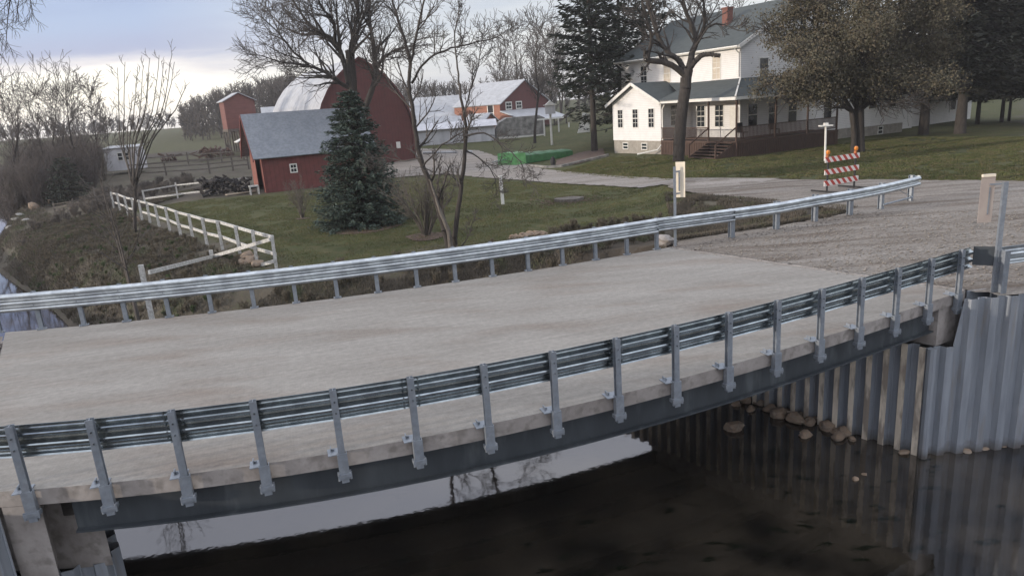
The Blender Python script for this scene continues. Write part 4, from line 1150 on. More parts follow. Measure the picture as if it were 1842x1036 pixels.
def railing(p0, q0, p1, q1, mat_='brownwood'):
    a = HF.p(p0, q0, 0); b = HF.p(p1, q1, 0); mb = MB()
    mb.bar(a + A3(0, 0, 1.68), b + A3(0, 0, 1.68), .09, .05); mb.bar(a + A3(0, 0, .92), b + A3(0, 0, .92), .05, .05)
    n_ = int(np.linalg.norm(b - a) / .12)
    for i in range(1, n_):
        c = a + (b - a) * i / n_; mb.bar(c + A3(0, 0, .9), c + A3(0, 0, 1.66), .035, .035, up_=HF.a)
    mb.build('railing', MAT[mat_], house)
railing(-4.8, -3.05, -2.35, -3.05); railing(-2.25, -3.05, .1, -3.05); railing(2.72, -3.0, 2.72, .45); railing(2.72, .55, 2.72, 3.55); railing(2.72, 3.65, 2.72, 6.55)
# steps
mb = MB()
for i in range(6): HF.box(mb, .25, 2.65, -3.12 - .28 * (6 - i), -3.12 - .28 * (5 - i) + .03, gz + .17 * i + .12, gz + .17 * i + .17)
for pp in (.2, 2.66): mb.ext([HF.p(pp, -3.1, gz), HF.p(pp, -4.85, gz), HF.p(pp, -4.85, gz + .2), HF.p(pp, -3.1, .72)], HF.a * .05)
mb.build('steps', MAT['brownwood'], house)
for pp in (.2, 2.68):
    mb = MB(); mb.bar(HF.p(pp, -4.8, gz + .98), HF.p(pp, -3.1, 1.66), .06, .07); HF.box(mb, pp - .04, pp + .04, -4.86, -4.78, gz, gz + 1.02); mb.build('stair_rail', MAT['brownwood'], house)
# ground floor windows and door under the porch
for s in (-3.9, -2.0): win(HF, house, 'q-', s, 1.55, .8, 1.5, 0.0)
mb = MB(); HF.box(mb, -.95, -.1, -.05, 0, .8, 2.9); d_ = mb.build('door', MAT['white'], house)
for s in (1.2, 3.2, 5.2, 9.0): win(HF, house, 'p+', s, 1.5, .85, 1.5, 0.0, panes=(1, 2))
# back wing to the right
mb = MB(); gable(mb, HF, -8, .7, 12.02, 17.2, .55, 3.5, 5.2, 'q'); gable(mb, HF, -7, -1.4, 17.2, 21.5, -.2, 3.0, 4.4, 'q'); mb.build('wing_wall', MAT['siding'], house, recalc=False)
mb = MB(); HF.box(mb, -7.95, .65, 12.02, 17.15, gz - .4, .55); mb.build('wing_foundation', MAT['found'], house)
mb = MB(); groof(mb, HF, -8, .7, 12.4, 17.2, 3.52, 5.2, 'q', .4, .3); groof(mb, HF, -7, -1.4, 17.6, 21.5, 3.02, 4.4, 'q', .3, .2); mb.build('wing_roof', MAT['shingle'], house)
win(HF, house, 'p+', 15.6, 1.9, .8, 1.2, .7, panes=(1, 2)); win(HF, house, 'p+', 14.4, -.1, .5, .5, .65, panes=None, label='small basement window low in the wing')
win(HF, house, 'p+', 13.2, 1.9, .8, 1.2, .7, panes=(1, 2))
# chairs on the porch
def chair(p, q, label):
    r = empty('porch_chair', HF.p(p, q, .78), label, 'chair')
    mb = MB(); HF.box(mb, p - .25, p + .25, q - .25, q + .25, 1.18, 1.22)
    mb.build('seat', MAT['black'], r)
    mb = MB(); mb.ext([HF.p(p - .27, q - .25, 1.2), HF.p(p - .27, q + .25, 1.2), HF.p(p - .36, q + .25, 1.85), HF.p(p - .36, q - .25, 1.85)], HF.a * .04); mb.build('backrest', MAT['black'], r)
    for dp in (-.22, .22):
        for dq in (-.22, .22):
            mb = MB(); HF.box(mb, p + dp - .02, p + dp + .02, q + dq - .02, q + dq + .02, .78, 1.18); mb.build('leg', MAT['black'], r)
chair(1.2, -.9, 'dark chair on the porch just right of the steps'); chair(1.3, 2.0, 'dark chair on the right side of the porch near the corner')
mb = MB()   # flower bed stones beside the steps

# garage to the right
GO = DP(1743, 238, 66); GO[2] = 0
GF = Fr(GO, HA, HB)
gar = empty('garage', GF.p(-3, -5, -.2), 'white garage half hidden behind the dark tree trunks right of the farmhouse', 'garage')
mb = MB(); gable(mb, GF, -6, 0, -9, 0, -.4, 2.9, 4.6, 'q'); mb.build('wall', MAT['siding'], gar, recalc=False)
mb = MB(); groof(mb, GF, -6, 0, -9, 0, 2.92, 4.6, 'q', .4, .3); mb.build('roof', MAT['shingle'], gar)
win(GF, gar, 'p+', -2.9, .9, .8, 1.6, 0.0, panes=(1, 2)); win(GF, gar, 'q-', -2.2, .9, .8, 1.3, -9.0, panes=(1, 2))
mb = MB(); GF.box(mb, -.02, .03, -7.6, -6.4, -.2, 2.0); mb.build('door', MAT['siding'], gar)

# ------------------------------------------------------------------ small red barn
K = G(480, 347, -.5); K[2] = 0
KF = Fr(K, SU, SV)
bz = -.55
sb = empty('small_barn', KF.p(4, 3.5, bz), 'small red barn with blue-grey roof and an open doorway in its gable', 'barn')
LB, WB, eh, rh = 7.4, 6.6, 1.95, 4.72
mb = MB()
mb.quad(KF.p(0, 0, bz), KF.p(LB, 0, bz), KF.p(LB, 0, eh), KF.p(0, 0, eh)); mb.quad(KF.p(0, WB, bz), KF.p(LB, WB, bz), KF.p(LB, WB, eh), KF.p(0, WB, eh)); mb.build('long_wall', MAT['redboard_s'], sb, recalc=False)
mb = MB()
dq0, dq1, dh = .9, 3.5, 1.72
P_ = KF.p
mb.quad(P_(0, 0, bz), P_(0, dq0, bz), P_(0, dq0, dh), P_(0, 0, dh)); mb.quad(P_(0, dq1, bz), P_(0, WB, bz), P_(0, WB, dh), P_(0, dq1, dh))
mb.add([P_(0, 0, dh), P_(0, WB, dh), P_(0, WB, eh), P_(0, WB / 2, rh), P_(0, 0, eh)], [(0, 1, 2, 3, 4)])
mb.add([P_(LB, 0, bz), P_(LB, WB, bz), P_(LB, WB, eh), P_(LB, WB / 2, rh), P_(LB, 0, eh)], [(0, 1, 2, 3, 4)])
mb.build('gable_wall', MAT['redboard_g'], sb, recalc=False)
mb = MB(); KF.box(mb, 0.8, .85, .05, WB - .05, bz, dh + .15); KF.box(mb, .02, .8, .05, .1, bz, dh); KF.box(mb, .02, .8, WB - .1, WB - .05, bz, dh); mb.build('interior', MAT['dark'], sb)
mb = MB()
for q in (dq0 - .1, dq1): KF.box(mb, -.04, .0, q, q + .1, bz, dh)
KF.box(mb, -.04, 0, dq0 - .1, dq1 + .1, dh, dh + .1); mb.build('door_frame', MAT['redboard_s'], sb)
mb = MB(); KF.box(mb, -.05, .02, -.05, .0, bz, eh); mb.build('corner_board', MAT['redboard_s'], sb)
mb = MB(); groof(mb, KF, 0, LB, 0, WB, eh + .03, rh + .03, 'p', .25, .55, th=.07); mb.build('roof', MAT['greyroof'], sb)
mb = MB(); sl2 = (rh - eh) / (WB / 2)
for q in (-.25, WB + .25): mb.bar(KF.p(-.57, q, eh - .25 * sl2 - .05), KF.p(-.57, WB / 2, rh), .05, .2)
mb.build('bargeboard', MAT['redboard_s'], sb)
win(KF, sb, 'q-', 2.0, .72, .36, .48, 0.0, panes=(2, 2), frame_w=.07)
# things at the barn door
def boxy(name, label, cat, c, u, v, sz, mats, extra=None): ...
r = empty('sawhorse', KF.p(-.9, .1, bz), 'white wooden sawhorse stand at the corner of the small red barn', 'stand')
mb = MB(); KF.box(mb, -1.1, -.5, -.35, .15, .02, .1); mb.build('top', MAT['rail_edge'], r)
for pp in (-1.08, -.56):
    for qq in (-.33, .09):
        mb = MB(); KF.box(mb, pp, pp + .07, qq, qq + .07, bz, .02); mb.build('leg', MAT['rail_edge'], r)
a, b = G(407, 352, -.45), G(458, 345, -.45)
mb = MB(); mb.bar(a + A3(0, 0, .05), b + A3(0, 0, .05), .4, .06); tag(mb.build('plank', MAT['woodlight']), 'pale plank lying on the grass left of the small red barn', 'plank')
# dark pile beside the fence
S = []
r_ = random.Random(5)
a, b = G(362, 352, -.4), G(452, 345, -.4)
mb = MB()
for i in range(170):
    t = r_.random(); c = a + (b - a) * t + SV * r_.uniform(-.1, 1.1) + A3(0, 0, r_.random() ** .8 * 1.0)
    d = A3(r_.gauss(0, 1), r_.gauss(0, 1), r_.gauss(0, .35)); d /= np.linalg.norm(d)
    mb.tube([c, c + d * r_.uniform(.3, .6)], r_.uniform(.05, .10), 6)
MAT['darkpile'] = M_('dark rotten firewood', (0.05, 0.045, 0.045), (0.02, 0.019, 0.02), scale=2, rough=.95)
tag(mb.build('firewood_pile', MAT['darkpile']), 'low dark heap of firewood beside the white fence and the small red barn', 'pile', kind='stuff')

# ------------------------------------------------------------------ big red barn (arched roof)
BRc = DP(748, 288, 68.0); BRc[2] = 0
W_b, L_b, zb = 9.0, 21.0, -.6
BF = Fr(BRc - BA * W_b, BA, BB)          # p across the gable, q back
def arch(n=16):
    pr = []
    wall_h, top = 4.2, 9.35
    for i in range(n + 1):
        t = i / n; a = t * pi / 2
        x = (W_b / 2) * (1 - (sin(a * .98)) ** 1.0 * .0 - t)  # placeholder
        pr.append(t)
    pts = [(0, zb), (0.0, 3.0), (.25, 4.2), (.70, 5.35), (1.35, 6.45), (2.15, 7.45), (3.2, 8.35), (4.5, 9.2)]
    return pts
pl_ = arch(); prof = pl_ + [(W_b - x, z) for x, z in pl_[::-1][1:]]
bb = empty('big_barn', BF.p(4.5, 5, zb), 'big dark red barn with an arched silver roof behind the spruce', 'barn')
mb = MB()
for q in (0, L_b):
    mb = MB(); mb.add([BF.p(x, q, z) for x, z in prof], [tuple(range(len(prof)))]); mb.build('gable_wall', MAT['redboard_b'], bb, recalc=False)
mb = MB()
for x in (0, W_b): mb.quad(BF.p(x, 0, zb), BF.p(x, L_b, zb), BF.p(x, L_b, 3.0), BF.p(x, 0, 3.0))
mb.build('side_wall', MAT['redboard_b'], bb, recalc=False)
mb = MB()
for (x0, z0), (x1, z1) in zip(prof[1:-2], prof[2:-1]):
    ox0 = (x0 - 4.5) / 4.5 * .12; ox1 = (x1 - 4.5) / 4.5 * .12
    mb.quad(BF.p(x0 + ox0, -.25, z0 + .08), BF.p(x0 + ox0, L_b + .25, z0 + .08), BF.p(x1 + ox1, L_b + .25, z1 + .08), BF.p(x1 + ox1, -.25, z1 + .08))
    mb.quad(BF.p(x0 + ox0, -.25, z0 + .08), BF.p(x1 + ox1, -.25, z1 + .08), BF.p(x1, -.25, z1 - .1), BF.p(x0, -.25, z0 - .1), 1)
mb.build('roof', [MAT['tin'], MAT['redboard_b']], bb, recalc=False)
mb = MB(); BF.box(mb, 7.2, 7.6, -.03, 0, .9, 1.5); mb.build('small_hatch', MAT['white'], bb)
mb = MB(); BF.box(mb, W_b - .1, W_b + .05, -.12, .0, zb, 3.0); BF.box(mb, -.05, .1, -.12, 0, zb, 3.0); mb.build('corner_board', MAT['redboard_b'], bb)
# white low roof behind, left of the arched barn
o_ = DP(472, 200, 88)
LF = Fr(A3(o_[0], o_[1], 0), A3(.95, .3, 0), A3(-.3, .95, 0))
r = empty('long_shed', LF.p(2, 2, .3), 'low shed with pale roof between the tower bin and the arched barn', 'shed')
mb = MB(); gable(mb, LF, 0, 9, 0, 6, -.3, 4.4, 5.9, 'p'); mb.build('wall', MAT['redflat'], r, recalc=False)
mb = MB(); groof(mb, LF, 0, 9, 0, 6, 4.42, 5.9, 'p', .3, .2); mb.build('roof', MAT['tin'], r)

# ------------------------------------------------------------------ bin on stilts
o_ = DP(410, 233, 92); TZ0 = o_[2]
TF = Fr(A3(o_[0], o_[1], 0), A3(.60, -.80, 0), A3(.80, .60, 0))
tw = empty('elevated_bin', TF.p(1.5, 1.5, hz(o_)), 'red bin tower standing on grey timber legs beyond the small barn', 'tower')
tz = 3.45; tg = hz(o_)
s_p, s_q = 2.0, 3.9
mb = MB(); gable(mb, TF, 0, s_p, 0, s_q, TZ0, TZ0 + tz, TZ0 + tz + 1.0, 'p')
# the gable faces the camera's right
mb = MB()
q0_, q1_ = 0, s_q
gable(mb, TF, -s_p, 0, 0, s_q, TZ0, TZ0 + tz, TZ0 + tz + .95, 'p'); mb.build('bin', MAT['redtower'], tw, recalc=False)
mb = MB(); groof(mb, TF, -s_p, 0, 0, s_q, TZ0 + tz + .02, TZ0 + tz + .97, 'p', .25, .25, th=.08); mb.build('roof', MAT['tin'], tw)
mb = MB(); TF.box(mb, -s_p - .05, .05, -.05, s_q + .05, TZ0 - .3, TZ0 - .01); mb.build('sill_beam', MAT['wood'], tw)
for pp in (-s_p, -s_p / 2, 0):
    for qq in (0, s_q * .25, s_q * .5):
        mb = MB(); mb.bar(TF.p(pp, qq, tg - .3), TF.p(pp * 1.0, qq, TZ0 - .3), .16, .16, up_=TF.a); mb.build('leg', MAT['wood'], tw)
mb = MB(); mb.bar(TF.p(-s_p, 0, tg + .3), TF.p(0, 0, TZ0 - .4), .1, .1); mb.bar(TF.p(0, 0, tg + .3), TF.p(-s_p, 0, TZ0 - .4), .1, .1); mb.build('brace', MAT['wood'], tw)
o_ = DP(436, 272, 86); SF = Fr(A3(o_[0], o_[1], 0), A3(.9, .43, 0), A3(-.43, .9, 0)); g_ = hz(o_)
r = empty('lean_to_shed', SF.p(0, 0, g_), 'tiny red shed with a white roof under the tower bin', 'shed')
mb = MB(); gable(mb, SF, 0, 2.4, 0, 2.4, g_ - .2, g_ + 1.8, g_ + 2.3, 'q'); mb.build('wall', MAT['redboard_g'], r, recalc=False)
mb = MB(); groof(mb, SF, 0, 2.4, 0, 2.4, g_ + 1.82, g_ + 2.35, 'q', .5, .5); mb.build('roof', MAT['white'], r)

# ------------------------------------------------------------------ sheds behind, middle of the picture
def shed(name, px0, py0, Yd, a_, length, width, eave, ridge, wallm, roofm, label, along='p', th=.12, wins=(), oh=.3, ogg=.3):
    o_ = DP(px0, py0, Yd); a_ = np.array([*a_, 0.]); a_ /= np.linalg.norm(a_); b_ = A3(-a_[1], a_[0], 0)
    f = Fr(A3(o_[0], o_[1], 0), a_, b_); g_ = hz(o_)
    r = empty(name, f.p(length / 2, width / 2, g_), label, 'shed' if 'barn' not in name else 'barn')
    mb = MB(); gable(mb, f, 0, length, 0, width, g_ - .4, eave, ridge, along); mb.build('wall', MAT[wallm], r, recalc=False)
    mb = MB(); groof(mb, f, 0, length, 0, width, eave + .03, ridge + .03, along, oh, ogg, th=th); mb.build('roof', MAT[roofm], r)
    for (face, s, z, w_, h_, gm) in wins: win(f, r, face, s, z, w_, h_, 0.0 if face != 'p+' else length, panes=(2, 2), frame_w=.12, mat_g=gm)
    return r, f
# long tin roof behind the arched barn
shed('long_barn', 744, 232, 100, (1, .10), 15, 9, 3.1, 5.9, 'redflat', 'tin', 'long red barn with silver tin roof right behind the arched barn', wins=[('q-', 3.0, 2.0, 2.4, 1.0, 'whiteplastic')])
# gabled orange-red barn: lit long wall facing left, gable to the right
o1 = DP(902, 232, 96)
ga = A3(.80, -.60, 0); gb = A3(.60, .80, 0)
OF = Fr(A3(o1[0], o1[1], 0), ga, gb); og_ = hz(o1)
r = empty('red_barn', OF.p(-5, 4, og_), 'orange-red barn with silver roof and dark red gable behind the tall birdhouse pole', 'barn')
LW, WW = 8.0, 12.0
mb = MB(); mb.quad(OF.p(-LW, 0, og_ - .4), OF.p(0, 0, og_ - .4), OF.p(0, 0, 4.3), OF.p(-LW, 0, 4.3)); mb.build('long_wall', MAT['orangered'], r, recalc=False)
mb = MB()
for pp in (0, -LW):
    mb = MB(); mb.add([OF.p(pp, 0, og_ - .4), OF.p(pp, WW, og_ - .4), OF.p(pp, WW, 4.3), OF.p(pp, WW / 2, 7.3), OF.p(pp, 0, 4.3)], [(0, 1, 2, 3, 4)]); mb.build('gable_wall', MAT['redboard_b'], r, recalc=False)
mb = MB(); groof(mb, OF, -LW, 0, 0, WW, 4.32, 7.32, 'p', .2, .25, th=.1); mb.build('roof', MAT['tin'], r)
win(OF, r, 'q-', -1.6, 2.3, .9, 1.9, 0.0, panes=(1, 2), frame_w=.1); win(OF, r, 'q-', -5.4, -.1, .7, 1.5, 0, panes=(1, 2))
win(OF, r, 'p+', 2.0, 3.6, 1.2, .8, 0.0, panes=(2, 2), frame_w=.12); win(OF, r, 'p+', 4.4, 3.6, 1.2, .8, 0.0, panes=(2, 2), frame_w=.12)
mb = MB(); slab(mb, [OF.p(0, -.1, 3.3), OF.p(0, 10.5, 3.3), OF.p(4.2, 10.5, 1.9), OF.p(4.2, -.1, 1.9)], .12); mb.build('lean_to_roof', MAT['tin'], r)
mb = MB(); OF.box(mb, .02, 4.0, .0, .12, og_ - .3, 1.9); mb.add([OF.p(.02, 0, 1.9), OF.p(4.0, 0, 1.9), OF.p(.02, 0, 3.2)], [(0, 1, 2)]); mb.build('lean_to_wall', MAT['orangered'], r)
for q in (3.5, 7, 10.2): mb = MB(); OF.box(mb, 3.9, 4.05, q, q + .15, og_ - .3, 1.9); mb.build('lean_to_post', MAT['wood'], r)
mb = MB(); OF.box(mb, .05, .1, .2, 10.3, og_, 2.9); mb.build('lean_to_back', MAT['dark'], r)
# low roofs in front of it
shed('low_shed', 752, 212, 88, (1, .05), 5.0, 3.5, 2.0, 3.1, 'redboard_b', 'tin', 'low red shed with a pale roof close right of the arched barn')
# white sheeted rows
shed('white_tunnel', 752, 250, 82, (1, .06), 8.9, 3.6, 2.0, 2.6, 'whiteplastic', 'whiteplastic', 'low white sheet-covered tunnel right of the arched barn', th=.05)
# small gable roof pieces
shed('small_shed', 835, 212, 93, (.8, -.6), 3.0, 3.0, 2.2, 3.2, 'redboard_g', 'tin', 'little shed with a pointed pale roof in front of the orange-red barn', wins=[('q-', 1.4, 1.0, .6, .7, 'glass')])
# mottled grey rounded store
o_ = DP(893, 243, 84); qf = Fr(A3(o_[0], o_[1], 0), A3(.99, .1, 0), A3(-.1, .99, 0)); g_ = hz(o_)
r = empty('stone_store', qf.p(2.5, 1.5, g_), 'grey mottled round-topped store behind the lawn, left of the birdhouse pole', 'store')
mb = MB(); pts = [(0, g_ - .3), (0, g_ + 1.0), (.5, g_ + 1.9), (1.4, g_ + 2.35), (5.2, g_ + 2.4), (5.9, g_ + 2.1), (5.9, g_ - .3)]
mb.ext([qf.p(x, 0, z) for x, z in pts], qf.b * 3); mb.build('body', MAT['stonewall'], r)
mb = MB(); qf.box(mb, .2, 5.8, -.35, -.2, g_ - .1, g_ + .2); mb.build('kerb', MAT['white'], r)
# conveyor / leaning boards at the shed end
mb = MB(); a = G(1010, 228, 1); mb.bar(DP(1000, 222, 88), DP(1035, 195, 86), .25, .3); tag(mb.build('grain_elevator', MAT['wood']), 'sloping grey farm elevator leaning by the dark conifer', 'elevator')
mb = MB(); c = DP(1048, 222, 82); mb.ext([c + A3(-.8, 0, -1.6), c + A3(.8, 0, -1.6), c + A3(.8, 0, 1.0), c + A3(.1, 0, 1.2)], A3(0, .15, 0)); tag(mb.build('upright_board', MAT['white']), 'white upright board beside the dark conifer trunk', 'board')

# small white shed at the left
o_ = DP(192, 300, 74); g_ = o_[2]; CF = Fr(A3(o_[0], o_[1], 0), A3(.98, .17, 0), A3(-.17, .98, 0))
r = empty('white_shed', CF.p(1.5, 1, g_), 'small white shed with dark windows among the brush at the left', 'shed')
mb = MB(); CF.box(mb, 0, 3.3, 0, 2.2, g_ - .5, g_ + 1.75); mb.build('body', MAT['whiteplastic'], r)
mb = MB(); slab(mb, [CF.p(-.1, -.15, g_ + 1.75), CF.p(3.4, -.15, g_ + 1.75), CF.p(3.4, 2.3, g_ + 1.95), CF.p(-.1, 2.3, g_ + 1.95)], .06); mb.build('roof', MAT['tin'], r)
for s in (1.5, 2.15): win(CF, r, 'q-', s, g_ + .55, .42, .7, 0.0, panes=None)

# ------------------------------------------------------------------ fences
def fence(posts, hgts, rails, label, pm_='rail_edge', pw_=.10, rw=.09, rt_=.04, nearside=True, group=None, name='fence', skip=(), extra_top=.0):
    """posts: list of ground points, rails: heights above the ground"""
    root = empty(name, posts[0], label, 'fence', group)
    for i, (p, h_) in enumerate(zip(posts, hgts)):
        if h_ <= 0: continue
        lx, ly = random.uniform(-.03, .03), random.uniform(-.03, .03)
        mb = MB(); mb.bar(p + A3(0, 0, -.4), p + A3(lx, ly, h_), pw_, pw_, up_=(1, .3, 0)); mb.build('post', MAT[pm_], root)
    for z in rails:
        for i in range(len(posts) - 1):
            if i in skip: continue
            a, b = posts[i], posts[i + 1]; d = (b - a) / np.linalg.norm(b - a); n_ = np.cross(d, A3(0, 0, 1))
            if (n_[1] > 0): n_ = -n_
            o2 = n_ * (pw_ / 2 + rt_ / 2 + .003)
            mb = MB(); mb.bar(a + o2 + A3(0, 0, z), b + o2 + A3(0, 0, z + random.uniform(-.02, .02)), rt_, rw); mb.build('rail', MAT[pm_], root)
    return root
# long white fence: foot points read from the picture
ft = [(206, 378), (217, 382), (232, 390), (243, 393), (256, 397), (270, 401), (287, 408), (306, 415), (326, 425), (347, 431), (373, 441), (401, 449), (433, 463), (462, 473), (497, 483)]
tp = [(203, 346), (214, 349), (225, 353), (238, 356), (251, 360), (267, 364), (283, 368), (301, 373), (321, 379), (342, 386), (366, 392), (392, 398), (424, 405), (449, 414), (485, 424)]
posts = []; hh = []
for i, ((x0, y0), (x1, y1)) in enumerate(zip(ft, tp)):
    z = -.95 + .1 * i / 14; p = G(x0, y0, z); zz = hz(p)
    for _ in range(4): p = G(x0, y0, zz); zz = hz(p)
    posts.append(p); top = DP(x1, y1, p[1]); hh.append(max(.8, top[2] - zz))
hh = [float(v) for v in np.convolve(np.r_[hh[0], hh, hh[-1]], [.25, .5, .25], 'valid')]
wf = empty('fence', posts[0], 'long white two-rail fence along the left edge of the lawn', 'fence')
for p, h_ in zip(posts, hh):
    mb = MB(); mb.bar(p + A3(0, 0, -.4), p + A3(random.uniform(-.04, .04), 0, h_), .11, .11, up_=(1, .3, 0)); mb.build('post', MAT['rail_edge'], wf)
for f_ in (.93, .42):
    for i in range(len(posts) - 1):
        if i == 3: 
            if f_ < .9: continue
        a, b = posts[i], posts[i + 1]; d = (b - a) / np.linalg.norm(b - a); n_ = np.cross(A3(0, 0, 1), d)
        mb = MB(); mb.bar(a + n_ * .08 + A3(0, 0, hh[i] * f_), b + n_ * .08 + A3(0, 0, hh[i + 1] * f_), .045, .11); mb.build('rail', MAT['rail_edge'], wf)
# the return section that runs to the bridge
e0 = posts[-1]
def gfit(px, py, z0=-1.0):
    z = z0
    for _ in range(8): p = G(px, py, z); z = hz(p)
    return G(px, py, z)
p1 = gfit(390, 510, -1.2); p2 = gfit(271, 562, -1.4)
t1, t2 = DP(382, 450, p1[1])[2] - p1[2], DP(264, 476, p2[1])[2] - p2[2]
wr = empty('fence', p2, 'short white fence section between the corner post and the far bridge rail', 'fence')
for p, h_ in ((p1, t1), (p2, t2)):
    mb = MB(); mb.bar(p + A3(0, 0, -.5), p + A3(0, 0, h_), .13, .13, up_=(1, .3, 0)); mb.build('post', MAT['rail_edge'], wr)
for (xa, ya, pa), (xb, yb, pb) in ((((485, 431, e0)), (384, 461, p1)), ((384, 461, p1), (268, 490, p2)), ((492, 470, e0), (391, 498, p1))):
    a = DP(xa, ya, pa[1] - .12); b = DP(xb, yb, pb[1] - .12)
    mb = MB(); mb.bar(a, b, .05, .12); mb.build('rail', MAT['rail_edge'], wr)
# white fence towards the small barn
q_ = [gfit(*v) for v in ((262, 368), (320, 357), (388, 350), (452, 345))]
fence(q_, [1.0, 1.15, 1.1, 1.0], (.95,), 'white fence with one top rail in front of the corral, ending at the small barn')
mb = MB(); a, b = gfit(262, 366), gfit(372, 352); mb.bar(a + A3(0, -.1, .35), b + A3(0, -.1, .35), .05, .12); tag(mb.build('loose_rail', MAT['rail_edge']), 'loose white board along the foot of the corral fence', 'board')
# grey corral rails
q_ = [gfit(*v) for v in ((235, 322), (300, 318), (378, 313), (420, 308), (448, 305))]
fence(q_, [1.5] * 5, (.5, .95, 1.35), 'weathered grey board corral fence behind the white fence', pm_='wood', rw=.12, pw_=.15, name='corral_fence')
q_ = [gfit(*v) for v in ((255, 305), (340, 298), (400, 294), (440, 291))]
fence(q_, [1.5] * 4, (.6, 1.2), 'further grey board fence across the farmyard', pm_='wood', rw=.12, pw_=.15, name='corral_fence')
q_ = [gfit(*v) for v in ((100, 386), (135, 380), (175, 372), (205, 366))]
fence(q_, [.9, .9, 1.5, 1.2], (.25, .5, .75), 'low dark wire and rail fence left of the long white fence', pm_='wood', rw=.04, pw_=.1, name='wire_fence')
# white fence at the back beside the big barn
q_ = [gfit(*v) for v in ((755, 264), (771, 262), (805, 258), (823, 256), (847, 252))]
fence(q_, [1.3] * 5, (.5, 1.0), 'white paddock fence behind the driveway, right of the big barn', rw=.2, pw_=.18, name='paddock_fence')
q_ = [gfit(*v) for v in ((976, 240), (1005, 238), (1010, 237))]

# ------------------------------------------------------------------ yard objects
# birdhouse pole
c = gfit(993, 262); t_ = DP(993, 182, c[1])[2]
r = empty('birdhouse_pole', c, 'tall white pole with a white birdhouse on top, behind the driveway', 'birdhouse')
mb = MB(); mb.tube([c + A3(0, 0, -.3), c + A3(0, 0, t_ - c[2] - .3)], .11, 8); mb.build('pole', MAT['white'], r)
mb = MB(); h0 = t_ - c[2] - 1.25
mb.box(c + A3(-.5, -.4, h0), A3(1.0, 0, 0), A3(0, .8, 0), A3(0, 0, .85)); mb.build('house_box', MAT['whiteplastic'], r)
mb = MB(); mb.box(c + A3(-.65, -.55, h0 + .85), A3(1.3, 0, 0), A3(0, 1.1, 0), A3(0, 0, .06)); mb.ext([c + A3(-.5, -.5, h0 + .91), c + A3(.5, -.5, h0 + .91), c + A3(0, -.5, h0 + 1.3)], A3(0, 1.0, 0)); mb.build('roof', MAT['white'], r)
# arbour / swing frame
a, b, d_ = gfit(980, 252), gfit(1006, 248), gfit(1024, 242)
r = empty('garden_frame', a, 'white garden frame of posts and a top beam beside the birdhouse pole', 'frame')
for p in (a, b): mb = MB(); mb.bar(p + A3(0, 0, -.2), p + A3(0, 0, 2.3), .16, .16, up_=(1, 0, 0)); mb.build('post', MAT['white'], r)
mb = MB(); mb.bar(a + A3(-.8, 0, 2.35), b + A3(.6, 0, 2.35), .18, .16); mb.build('top_beam', MAT['white'], r)
mb = MB(); mb.bar(d_ + A3(0, 0, -.2), d_ + A3(0, 0, 1.5), .16, .16, up_=(1, 0, 0)); mb.bar(b + A3(0, .0, .4), d_ + A3(0, 0, .4), .1, .16); mb.build('side_post', MAT['white'], r)
# white bollard post on the lawn
c = G(905, 369, -.5); t_ = DP(900, 318, c[1])
mb = MB(); mb.tube([c + A3(0, 0, -.2), t_], .085, 10); mb.tube([t_, t_ + A3(0, 0, .03)], .095, 10)
tag(mb.build('lawn_post', MAT['white']), 'short leaning white post standing alone on the lawn', 'post')
# tree stump
c = gfit(1024, 362)
r = empty('tree_stump', c, 'wide grey tree stump ringed with bark chips on the lawn', 'stump')
mb = MB(); ring = [c + A3(cos(a) * .68 * (1 + .12 * sin(3 * a)), sin(a) * .52 * (1 + .1 * cos(5 * a)), -.05) for a in np.linspace(0, 2 * pi, 22)[:-1]]
mb.ext(ring, (0, 0, .20)); mb.build('stump_wood', MAT['bark_light'], r)
mb = MB()
for i in range(340):
    rr_ = abs(random.gauss(0, .75)); a_ = random.uniform(0, 6.28); p = c + A3(cos(a_) * (rr_ + .45) * 1.15, sin(a_) * (rr_ + .4), 0); p[2] = hz(p) + .012
    mb.bar(p, p + A3(random.gauss(0, .05), random.gauss(0, .05), .012), .05, .02)
tag(mb.build('bark_chips', MAT['woodchip'], r), kind='stuff')
# dark riprap strip by the rail
mb_ = []
# green tarp covered stack / wagon
a, b = gfit(942, 296), gfit(1036, 280)
d = (b - a); d[2] = 0; ln_ = np.linalg.norm(d); d /= ln_; n_ = A3(-d[1], d[0], 0)
gt = empty('tarp_covered_boat', a, 'long low load under a green tarp with a bright green end, beside the driveway', 'tarp load')
mb = MB(); V = []; F = []
ns_ = 14
for i in range(ns_ + 1):
    t = i / ns_; h_ = (.80 - .22 * t) + .03 * sin(i * 2.1); w2 = 1.0 - .35 * t
    o_ = a + d * ln_ * t
    for (q, z) in ((-w2, 0), (-w2 * .98, h_ * .8), (-w2 * .5, h_), (w2 * .5, h_ * 1.02), (w2, h_ * .8), (w2, 0)): V.append(o_ + n_ * (q + 1.0) + A3(0, 0, z - .05 + (.1 if t else 0)))
for i in range(ns_):
    for j in range(5): F.append((i * 6 + j, i * 6 + j + 1, i * 6 + j + 7, i * 6 + j + 6))
F.append(tuple(range(6))); F.append(tuple(range(ns_ * 6, ns_ * 6 + 6)))
mb.add(V, F); mb.build('tarp', MAT['greentarp'], gt)
mb = MB(); e_ = a - d * .9
mb.ext([e_ + n_ * -.1, e_ + n_ * 2.1, e_ + n_ * 2.05 + A3(0, 0, .92), e_ + n_ * 1.2 + A3(0, 0, .99), e_ + n_ * -.05 + A3(0, 0, .93)], d * 1.1 + A3(0, 0, .03)); mb.build('end_cover', MAT['greenend'], gt)
